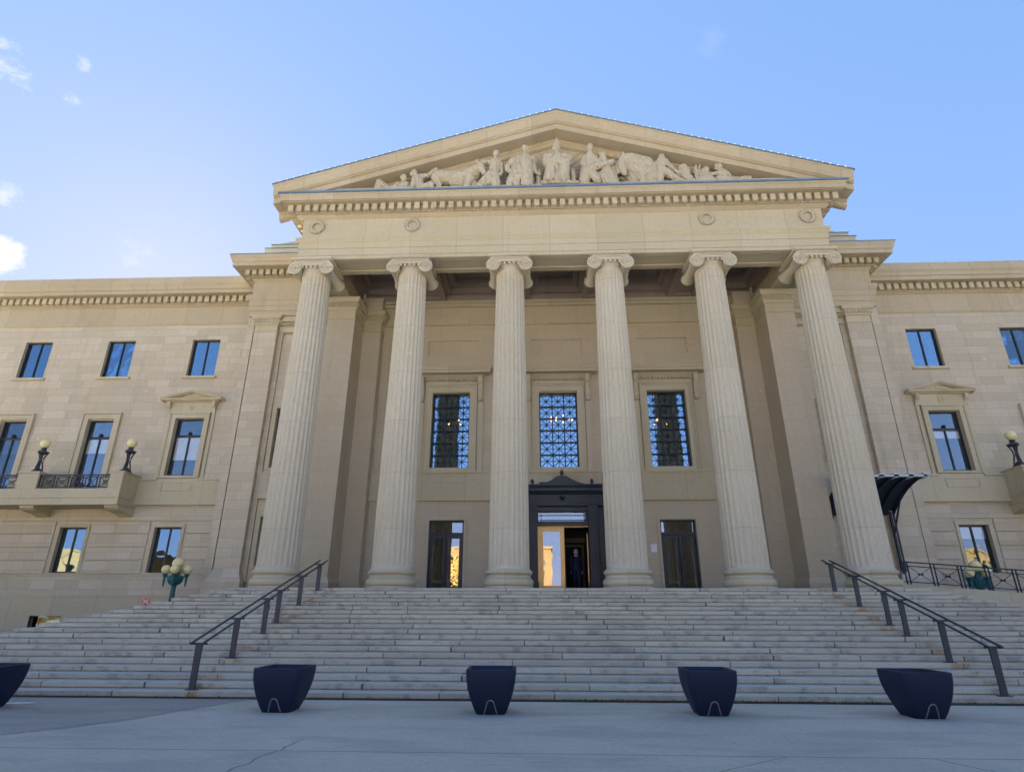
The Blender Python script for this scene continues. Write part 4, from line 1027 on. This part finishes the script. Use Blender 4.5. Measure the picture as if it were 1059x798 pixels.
handrail(-7.74, -8.0, 'brown twin-rail metal handrail on the left side of the steps', M_RUSTRAIL)
handrail(7.49, 8.05, 'grey twin-rail metal handrail on the right side of the steps', M_RAIL)

# planters
def planter():
    e = empty('planter', (0, 0, 0), 'x', 'planter', 'dark planters along the foot of the steps')
    def sq(h, z, rnd=.16, n=5):
        pts = []
        r = h * rnd * 2
        for cx, cy, a0 in ((1, 1, 0), (-1, 1, PI / 2), (-1, -1, PI), (1, -1, 1.5 * PI)):
            for k in range(n):
                a = a0 + PI / 2 * k / (n - 1)
                pts.append((cx * (h - r) + r * math.cos(a), cy * (h - r) + r * math.sin(a), z))
        return pts
    prof = [(.235, .0), (.24, .012)] + [(.24 + .165 * math.sin(PI / 2 * t) ** .9, .012 + .628 * t) for t in [k / 10 for k in range(1, 11)]]
    rings = [sq(h, z, .13) for h, z in prof]
    rings += [sq(.405, .652, .13), sq(.398, .66, .13), sq(.355, .66, .13), sq(.348, .652, .13), sq(.335, .56, .13), sq(.33, .55, .13)]
    MB().loft(rings).build('tub', M_PLANT, e, smooth=True)
    MB().loft([sq(.326, .53, .13), sq(.326, .575, .13)]).build('soil', M_SOIL, e)
    pts = []
    for k in range(19):
        t = k / 18
        if t < .35: u = t / .35; p = (-.105 + .045 * u, .005 + .15 * u)
        elif t > .65: u = (t - .65) / .35; p = (.06 + .045 * u, .155 - .15 * u)
        else:
            a = PI - PI * (t - .35) / .30; p = (.06 * math.cos(a), .155 + .06 * math.sin(a))
        z = p[1]; tt = max(0, (z - .012) / .628)
        h = .24 + .165 * math.sin(PI / 2 * tt) ** .9
        pts.append((p[0], -h - .002, z))
    MB().tube(pts, .011, 6).build('forklift_slot', M_PLMARK, e, smooth='all')
    return e
pl0 = planter()
PL = [(-10.42, -10.1, 'dark square planter at the far left, cut off by the frame edge', .03), (-5.32, -10.03, 'dark tapered planter standing nearest the brown handrail', -.02), (-1.82, -10.03, 'dark planter directly in front of the main doorway, left of the stair centre', .02),
      (1.74, -9.97, 'dark tapered planter next but one from the right, in front of the right side door', -.015), (5.04, -10.05, 'dark tapered planter nearest the grey handrail at the right', .03)]
for i, (x, y, l, rz) in enumerate(PL):
    o = pl0 if i == 0 else copy_tree(pl0)
    o.location = (x, y, .006); o.rotation_euler.z = rz; o['label'] = l

# globe lamp posts
def lamp_post(x, y, h, label):
    e = empty('lamp_post', (x, y, 0), label, 'street lamp', 'five globe lamp posts')
    mb = MB()
    mb.lathe([(.24, 0), (.24, .12), (.17, .18), (.13, .42), (.10, .5), (.085, .6), (.075, h - .45), (.10, h - .43), (.10, h - .38), (.08, h - .36)], (0, 0, 0), 14)
    for k in range(8):
        a = 2 * PI * k / 8; mb.tube([(.105 * math.cos(a), .105 * math.sin(a), .5), (.079 * math.cos(a), .079 * math.sin(a), h - .45)], .012, 5)
    mb.build('pole', M_GREEN, e, smooth=True)
    mb = MB(); mb.lathe([(.08, h - .40), (.20, h - .34), (.28, h - .22), (.30, h - .08), (.26, h - .03), (.12, h), (.10, h + .18), (.14, h + .22), (.05, h + .24)], (0, 0, 0), 16)
    mb.build('bowl', M_GREEN, e, smooth=True)
    for k in range(4):
        a = R(20) + PI / 2 * k; c, s = math.cos(a), math.sin(a)
        mb = MB(); mb.tube([(.2 * c, .2 * s, h - .15), (.30 * c, .30 * s, h - .06), (.39 * c, .39 * s, h - .01)], .035, 8)
        mb.lathe([(.02, -.42), (.035, -.30), (.05, -.1), (.07, 0), (.10, .04), (.08, .07)], (.39 * c, .39 * s, h - .03), 10)
        arm = mb.build('arm', M_GREEN, e, smooth=True)
        MB().sphere((.39 * c, .39 * s, h + .195), .17, 18, 12).build('globe', M_GLOBE, arm, smooth='all')
    MB().sphere((0, 0, h + .44), .22, 20, 14).build('globe', M_GLOBE, e, smooth='all')
lamp_post(-15.32, 3.0, 2.82, 'green iron lamp post with five cream globes standing left of the steps')
lamp_post(15.75, 3.4, 2.72, 'iron lamp post with cream globes half hidden behind the ramp railing at right')

def balcony_lamp():
    e = empty('balcony_lamp', (0, 0, 0), 'x', 'lamp', 'globe lamps on the balcony piers')
    mb = MB(); mb.lathe([(.26, 0), (.26, .05), (.20, .10), (.14, .16), (.10, .2)], (0, 0, 0), 6)
    for k in range(3):
        a = 2 * PI * k / 3 + .5
        mb.tube([(.17 * math.cos(a), .17 * math.sin(a), .12), (.09 * math.cos(a), .09 * math.sin(a), .45), (.12 * math.cos(a), .12 * math.sin(a), .75), (.20 * math.cos(a), .20 * math.sin(a), .92)], .032, 6)
        b = a + 2 * PI / 3
        mb.tube([(.15 * math.cos(a), .15 * math.sin(a), .2), (.12 * math.cos(b), .12 * math.sin(b), .78)], .016, 5)
        mb.sphere((.2 * math.cos(a), .2 * math.sin(a), .95), .05, 8, 6)
    mb.lathe([(.02, .15), (.045, .3), (.03, .6), (.06, .85)], (0, 0, 0), 8)
    mb.lathe([(.06, .84), (.20, .90), (.21, .96), (.14, 1.02), (.10, 1.08), (.12, 1.14), (.10, 1.16)], (0, 0, 0), 12)
    mb.build('stand', M_METAL, e)
    MB().sphere((0, 0, 1.35), .21, 20, 14).build('globe', M_GLOBE, e, smooth='all')
    return e
bl0 = balcony_lamp()
for i, (x, l) in enumerate(((-19.62, 'globe lamp on the end pier of the left balcony'), (-23.75, 'globe lamp on the middle pier of the left balcony, near the frame edge'), (19.62, 'globe lamp on the balcony pier at the right edge of the photo'))):
    o = bl0 if i == 0 else copy_tree(bl0)
    o.location = (x, 4.72, 7.342); o['label'] = l

# red notice on a thin stake
e = empty('notice_board', (-16.43, 3.2, 0), 'small bright red notice on a stake left of the steps below the lower windows', 'sign')
MB().box(-.02, .02, -.02, .02, 0, 1.72).build('stake', M_RUSTRAIL, e)
mb = MB(); mb.box(-.15, .15, -.035, -.021, 1.72, 1.95, 0)
mb.build('board', M_RED, e)
mb = MB(); mb.bar((-.11, -.038, 1.76), (.11, -.038, 1.91), .02, .03); mb.bar((-.11, -.038, 1.91), (.11, -.038, 1.76), .02, .03); mb.build('mark', M_WHITE, e)

# ramp on the right with its kerb and guard rail
def kz(x): return 2.44 - .072 * (x - 11.8)
rp = empty('ramp', (0, 0, 0), 'sloping stone access ramp with a plain kerb right of the steps', 'ramp')
MB().prism([(11.09, 0), (30, 0), (30, kz(30)), (11.9, kz(11.9)), (11.09, kz(11.9) - .02)], 'y', 1.36, 1.62).build('kerb', M_TRIM, rp)
MB().prism([(11.09, 0), (30, 0), (30, kz(30) - .16), (14.5, kz(14.5) - .16), (11.09, FL - .004)], 'y', 1.62, 3.3).build('slab', M_STEP, rp)
gr = empty('guard_rail', (0, 1.5, 0), 'dark blue-grey metal guard rail with crossed braces along the ramp kerb', 'railing')
x = 11.98; i = 0; L = .92
mb = MB(); mb.bar((11.9, 0, kz(11.9) + .77), (29.6, 0, kz(29.6) + .77), .05, .04); mb.build('top_rail', M_CANOPY, gr)
mb = MB(); mb.bar((11.9, 0, kz(11.9) + .10), (29.6, 0, kz(29.6) + .10), .03, .03); mb.bar((11.9, 0, kz(11.9) + .64), (29.6, 0, kz(29.6) + .64), .025, .025); mb.build('lower_rail', M_CANOPY, gr)
while x < 29.5:
    mb = MB()
    for dx in (0, .12): mb.box(x + dx - .018, x + dx + .018, -.018, .018, kz(x) - .02, kz(x + dx) + .76)
    mb.build('post', M_CANOPY, gr)
    if x + L < 29.5:
        mb = MB(); a, b = x + .138, x + L - .018
        mb.bar((a, 0, kz(a) + .12), (b, 0, kz(b) + .63), .016, .016); mb.bar((a, 0, kz(a) + .63), (b, 0, kz(b) + .12), .016, .016)
        mb.box((a + b) / 2 - .1, (a + b) / 2 + .1, -.008, .008, (kz(a) + kz(b)) / 2 + .35, (kz(a) + kz(b)) / 2 + .40)
        mb.build('brace', M_CANOPY, gr)
    x += L

# canopy over the side entrance
cn = empty('entrance_canopy', (0, 0, 0), 'dark curved metal canopy over the side entrance right of the columns', 'canopy')
def cyz(t):      # from the wall outward and up
    return 3.93 - 2.55 * t, 5.18 + 1.08 * math.sin(PI / 2 * min(1, t * 1.02)) ** .85
rings = []
for k in range(13):
    y, zz = cyz(k / 12); rings.append([(10.62, y, zz), (13.38, y, zz), (13.38, y, zz + .035), (10.62, y, zz + .035)])
MB().loft(rings).build('roof_sheet', M_CANOPY, cn, smooth=True)
for i in range(6):
    x = 10.64 + i * .54
    mb = MB(); rings = []
    for k in range(13):
        t = k / 12; y, zz = cyz(t); d = .16 * (1 - t) + .05
        rings.append([(x - .02, y, zz - d), (x + .02, y, zz - d), (x + .02, y, zz - .002), (x - .02, y, zz - .002)])
    mb.loft(rings); mb.build('rib', M_CANOPY, cn)
    MB().box(x - .02, x + .16, 1.30, 1.75, 6.20, 6.36).build('beam_end', M_CANTOP, cn)
MB().box(10.6, 13.46, 1.30, 1.38, 6.22, 6.30).build('edge_beam', M_CANTOP, cn)
for x in (10.7, 13.2):
    mb = MB(); mb.box(x - .04, x + .04, 3.70, 3.78, FL - .05, 5.3); mb.box(x + .10, x + .16, 3.72, 3.78, FL - .05, 5.25); mb.bar((x, 3.74, 4.4), (x, 2.8, 5.75), .05, .05)
    mb.build('post', M_CANOPY, cn)

# the visitor in the doorway, walking in ---------------------------------------------
px, py = .60, 4.95
pe = empty('person', (px, py, FL), 'grey-haired person in a dark navy suit walking in through the open doorway', 'person')
caps = [((0, 0, .98), .145, (0, -.01, 1.12), .145), ((-.02, 0, 1.12), .15, (0, -.02, 1.34), .165), ((-.17, -.01, 1.42), .062, (.17, -.01, 1.42), .062), ((0, -.01, 1.36), .15, (0, 0, 1.45), .09),
        ((-.20, -.01, 1.41), .06, (-.245, -.03, 1.14), .05), ((-.245, -.03, 1.14), .048, (-.22, .08, .90), .038), ((.20, -.01, 1.41), .06, (.25, .02, 1.14), .05), ((.25, .02, 1.14), .048, (.24, .10, .90), .038),
        ((-.09, 0, .98), .115, (.09, 0, .98), .115), ((-.085, 0, .95), .10, (-.09, .06, .52), .075), ((-.09, .06, .52), .07, (-.09, .02, .10), .055), ((.085, 0, .95), .10, (.10, -.02, .52), .075), ((.10, -.02, .52), .07, (.10, -.14, .14), .055),
        ((0, 0, 1.45), .055, (0, .01, 1.55), .052), ((0, .015, 1.66), .092, (0, .02, 1.60), .080), ((0, .09, 1.60), .03, (0, .10, 1.58), .022),
        ((-.09, 0, .07), .05, (-.09, .15, .045), .04), ((.10, -.15, .09), .05, (.10, -.03, .045), .04),
        ((-.22, .08, .88), .036, (-.22, .11, .80), .03), ((.24, .10, .88), .036, (.24, .14, .80), .03)]
for sx, hx, hy in ((-1, -.22, .11), (1, .24, .14)):
    for k in range(4): caps.append(((hx + (k - 1.5) * .0, hy - .03 + k * .02, .80), .011, (hx, hy - .03 + k * .022, .735 - (.012 if k in (1, 2) else 0)), .009))
    caps.append(((hx, hy + .02, .84), .012, (hx, hy + .06, .79), .010))
me = capsule_mesh(caps, .016, 'body', .006, 3)
for m in (M_SUIT, M_SKIN, M_WHITE): me.materials.append(m)
for p in me.polygons:
    c = p.center
    if c.z > 1.49 or (c.z < .86 and c.z > .70 and abs(c.x) > .19): p.material_index = 1
    elif c.z > 1.465 and abs(c.x) < .09: p.material_index = 2
o = bpy.data.objects.new('body', me); COL.objects.link(o); o.parent = pe
me = capsule_mesh([((0, 0, 1.675), .094, (0, -.015, 1.62), .088), ((-.05, -.03, 1.60), .05, (.05, -.03, 1.60), .05), ((0, -.05, 1.58), .05, (0, -.045, 1.56), .045)], .016, 'hair', .008, 2)
me.materials.append(M_HAIR); o = bpy.data.objects.new('hair', me); COL.objects.link(o); o.parent = pe

# chandeliers inside the hall
for i, (x, z, l) in enumerate(((.18, 9.75, 'lit chandelier glowing behind the centre grille window'), (-4.6, 9.6, 'lit chandelier behind the left grille window'), (4.55, 9.5, 'lit chandelier behind the right grille window'))):
    e = empty('chandelier', (x, 5.55, z), l, 'chandelier', 'chandeliers in the hall')
    mb = MB(); mb.tube([(0, 0, 0), (0, 0, 1.0)], .015, 6); mb.tube([(.5 * math.cos(a * PI / 9), .35 * math.sin(a * PI / 9), .05) for a in range(19)], .015, 5)
    for k in range(9): mb.tube([(0, 0, .3), (.5 * math.cos(k * 2 * PI / 9), .35 * math.sin(k * 2 * PI / 9), .05)], .01, 5)
    mb.build('ring', M_GOLD, e)
    n = 9 if i == 0 else 4
    for k in range(n):
        a = k * 2 * PI / n; MB().sphere((.5 * math.cos(a), .35 * math.sin(a), .12 + (.1 if k % 2 else 0)), .045, 8, 6).build('bulb', M_CHAND, e)

# ================================================================== what stands behind the camera (seen in the glass)
rt = random.Random(11)
def tree(leaf, H, rad, seed):
    r = random.Random(seed); e = empty('street_tree', (0, 0, 0), 'x', 'tree', 'autumn trees across the road')
    mb = MB(); mb.tube([(0, 0, 0), (.1, 0, H * .25), (-.1, .1, H * .5), (0, 0, H * .8)], .28, 8, 0, .06)
    for k in range(9):
        a = r.uniform(0, 2 * PI); z = H * r.uniform(.25, .6); mb.tube([(0, 0, z), (math.cos(a) * rad * .4, math.sin(a) * rad * .4, z + H * .12), (math.cos(a) * rad * .8, math.sin(a) * rad * .8, z + H * .22)], .09, 5, 0, .02)
    mb.build('trunk', M_BARK, e)
    mb = MB(); clumps = [(r.gauss(0, rad * .45), r.gauss(0, rad * .45), H * r.uniform(.38, .92)) for _ in range(34)]
    for i in range(2600):
        cx, cy, cz = r.choice(clumps); sc = rad * .22
        p = Vector((cx + r.gauss(0, sc), cy + r.gauss(0, sc), cz + r.gauss(0, sc * .8)))
        u = Vector((r.gauss(0, 1), r.gauss(0, 1), r.gauss(0, 1))).normalized(); v = u.orthogonal().normalized(); q = r.uniform(.14, .26)
        mb.quad(p - u * q, p + v * q * .6, p + u * q, p - v * q * .6)
    mb.build('crown', leaf, e); return e
kinds = [tree(M_LEAFY, 10, 4.0, 1), tree(M_LEAFG, 11, 4.4, 2), tree(M_LEAFY, 8, 3.6, 4)]
used = set()
TX = [(-34, -63, 0), (-26, -68, 1), (-17.5, -63, 2), (-13, -70, 0), (13, -68, 1), (21, -63, 0), (29, -66, 2), (38, -64, 1), (-44, -68, 1), (48, -68, 0)]
for i, (x, y, k) in enumerate(TX):
    o = kinds[k] if k not in used else copy_tree(kinds[k]); used.add(k)
    o.location = (x, y, 0); o.rotation_euler.z = rt.uniform(0, 6); o['label'] = ('tall yellow autumn tree mirrored in the ground floor glass', 'green street tree mirrored in the ground floor glass', 'low yellow autumn tree mirrored in the ground floor glass')[k]
def office(x, y, w, h, nf, nc, label):
    of = empty('office_block', (x, y, 0), label, 'building', 'office blocks across the road')
    mb = MB(); wh = []; hw = w / 2; st = (w - 1.6) / nc; fh = (h - 1.0) / nf
    for f in range(nf):
        for c in range(nc): wh.append((-hw + .8 + (c + .25) * st, -hw + .8 + (c + .75) * st, 1.0 + f * fh, 1.0 + (f + .55) * fh))
    wall_holes(mb, -hw, hw, 0, h, 0, wh, .3, .5)
    mb.v = [(-a, -b, c) for a, b, c in mb.v]        # the facade faces the plaza
    mb.box(-hw, hw, -16, -1.5, 0, h); mb.box(-hw - .3, hw + .3, -16, .3, h, h + .6)
    for sx in (-hw, hw): mb.quad((sx, 0, 0), (sx, -1.5, 0), (sx, -1.5, h), (sx, 0, h))
    mb.build('wall', [M_OFFICE, M_ROOM], of)
office(-9, -92, 22, 13, 4, 7, 'pale yellow stone office block reflected in the brass door')
office(-46, -80, 44, 11, 3, 15, 'low wide stone office block reflected in the windows of the left wing')
office(40, -80, 46, 10, 3, 16, 'wide stone office block reflected in the windows of the right wing')
office(-100, -80, 50, 11, 3, 16, 'long low stone block at the far left across the road')
office(98, -80, 50, 11, 3, 16, 'long low stone block at the far right across the road')

# ================================================================== light, sky, camera
AZ, EL = R(-36), R(26.5)
sd = Vector((math.sin(AZ) * math.cos(EL), math.cos(AZ) * math.cos(EL), math.sin(EL)))
L = bpy.data.lights.new('sun', 'SUN'); L.energy = 5.0; L.angle = R(.5); L.color = (1, .93, .82)
lo = bpy.data.objects.new('sun', L); COL.objects.link(lo); lo.rotation_euler = sd.to_track_quat('Z', 'Y').to_euler(); lo.location = (-40, 60, 60)
W = bpy.data.worlds.new('World'); SC.world = W; W.use_nodes = True
nt = W.node_tree; nt.nodes.clear(); k = N(nt)
sky = k.n('ShaderNodeTexSky', sky_type='NISHITA', sun_disc=False, sun_elevation=EL, sun_rotation=AZ, altitude=200, air_density=1.0, dust_density=0.2, ozone_density=3.0)
skyc = sky.outputs[0]
sc_ = k.n('ShaderNodeSeparateColor', inp={0: skyc}).outputs; skyc = k.n('ShaderNodeCombineColor', inp={0: k.math('MULTIPLY', k.math('POWER', sc_[0], .49), .452), 1: k.math('MULTIPLY', k.math('POWER', sc_[1], .32), .632), 2: k.math('MULTIPLY', k.math('POWER', sc_[2], .25), 1.055)}).outputs[0]
dirv = k.n('ShaderNodeTexCoord').outputs['Generated']
mp = k.n('ShaderNodeMapping', inp={'Vector': dirv, 'Scale': (1, 1, 1.5), 'Rotation': (0, .5, .3)}).outputs[0]
n1 = k.noise(mp, 16, 8, .62); n2 = k.noise(mp, 60, 5, .6)
nn = k.math('ADD', k.math('MULTIPLY', n1, .75), k.math('MULTIPLY', n2, .25))
# a few broken cumulus shreds in the west, thin wisps elsewhere
cl = None
for (dx, dy, dz, rad, amt, wt) in ((-.635, .49, .60, .075, .7, .29), (-.578, .542, .609, .04, .7, .30), (-.56, .53, .637, .022, .45, .30), (-.655, .585, .482, .04, .6, .30), (-.675, .612, .415, .045, 1.0, .55), (-.553, .689, .468, .06, .35, .30), (.257, .62, .742, .05, .06, .30)):
    dist = k.n('ShaderNodeVectorMath', operation='DISTANCE', inp={0: dirv, 1: (dx, dy, dz)}).outputs[1]
    fall = k.math('SUBTRACT', 1.0, k.smooth(dist, 0.0, rad))
    a = k.math('MULTIPLY', k.smooth(k.math('ADD', nn, k.math('MULTIPLY', fall, wt)), .66, .84), k.math('MULTIPLY', k.smooth(fall, 0.0, .35), amt))
    cl = a if cl is None else k.math('MAXIMUM', cl, a)
bgc = k.mixc(cl, skyc, c4((1.55, 1.55, 1.55)))
bg = k.n('ShaderNodeBackground', inp={0: bgc, 1: 0.05}); ow = k.n('ShaderNodeOutputWorld'); nt.links.new(bg.outputs[0], ow.inputs[0])

cam = bpy.data.cameras.new('camera'); co = bpy.data.objects.new('camera', cam); COL.objects.link(co)
PITCH, YAW, ROLL = .361825297, -.0413862694, .00255137419
cy_, sy_, cp_, sp_ = math.cos(YAW), math.sin(YAW), math.cos(PITCH), math.sin(PITCH)
Fv = Vector((sy_ * cp_, cy_ * cp_, sp_)); R0 = Vector((cy_, -sy_, 0)); U0 = R0.cross(Fv)
Rv = math.cos(ROLL) * R0 + math.sin(ROLL) * U0; Uv = -math.sin(ROLL) * R0 + math.cos(ROLL) * U0
M = Matrix((Rv, Uv, -Fv)).transposed().to_4x4(); M.translation = Vector((-1.04399547, -20.9089902, 1.57719072))
co.matrix_world = M
cam.sensor_fit = 'HORIZONTAL'; cam.sensor_width = 36; cam.lens = 36 * 609.867 / 1059
cam.clip_start = .1; cam.clip_end = 3000
SC.camera = co
SC.render.engine = 'CYCLES'
SC.cycles.max_bounces = 8; SC.cycles.diffuse_bounces = 5; SC.cycles.glossy_bounces = 4; SC.cycles.transparent_max_bounces = 8
SC.cycles.caustics_reflective = False; SC.cycles.caustics_refractive = False
SC.cycles.sample_clamp_indirect = 6
try: SC.cycles.use_denoising = True
except Exception: pass
SC.view_settings.view_transform = 'Standard'; SC.view_settings.look = 'None'; SC.view_settings.gamma = 1; SC.view_settings.exposure = 3.85
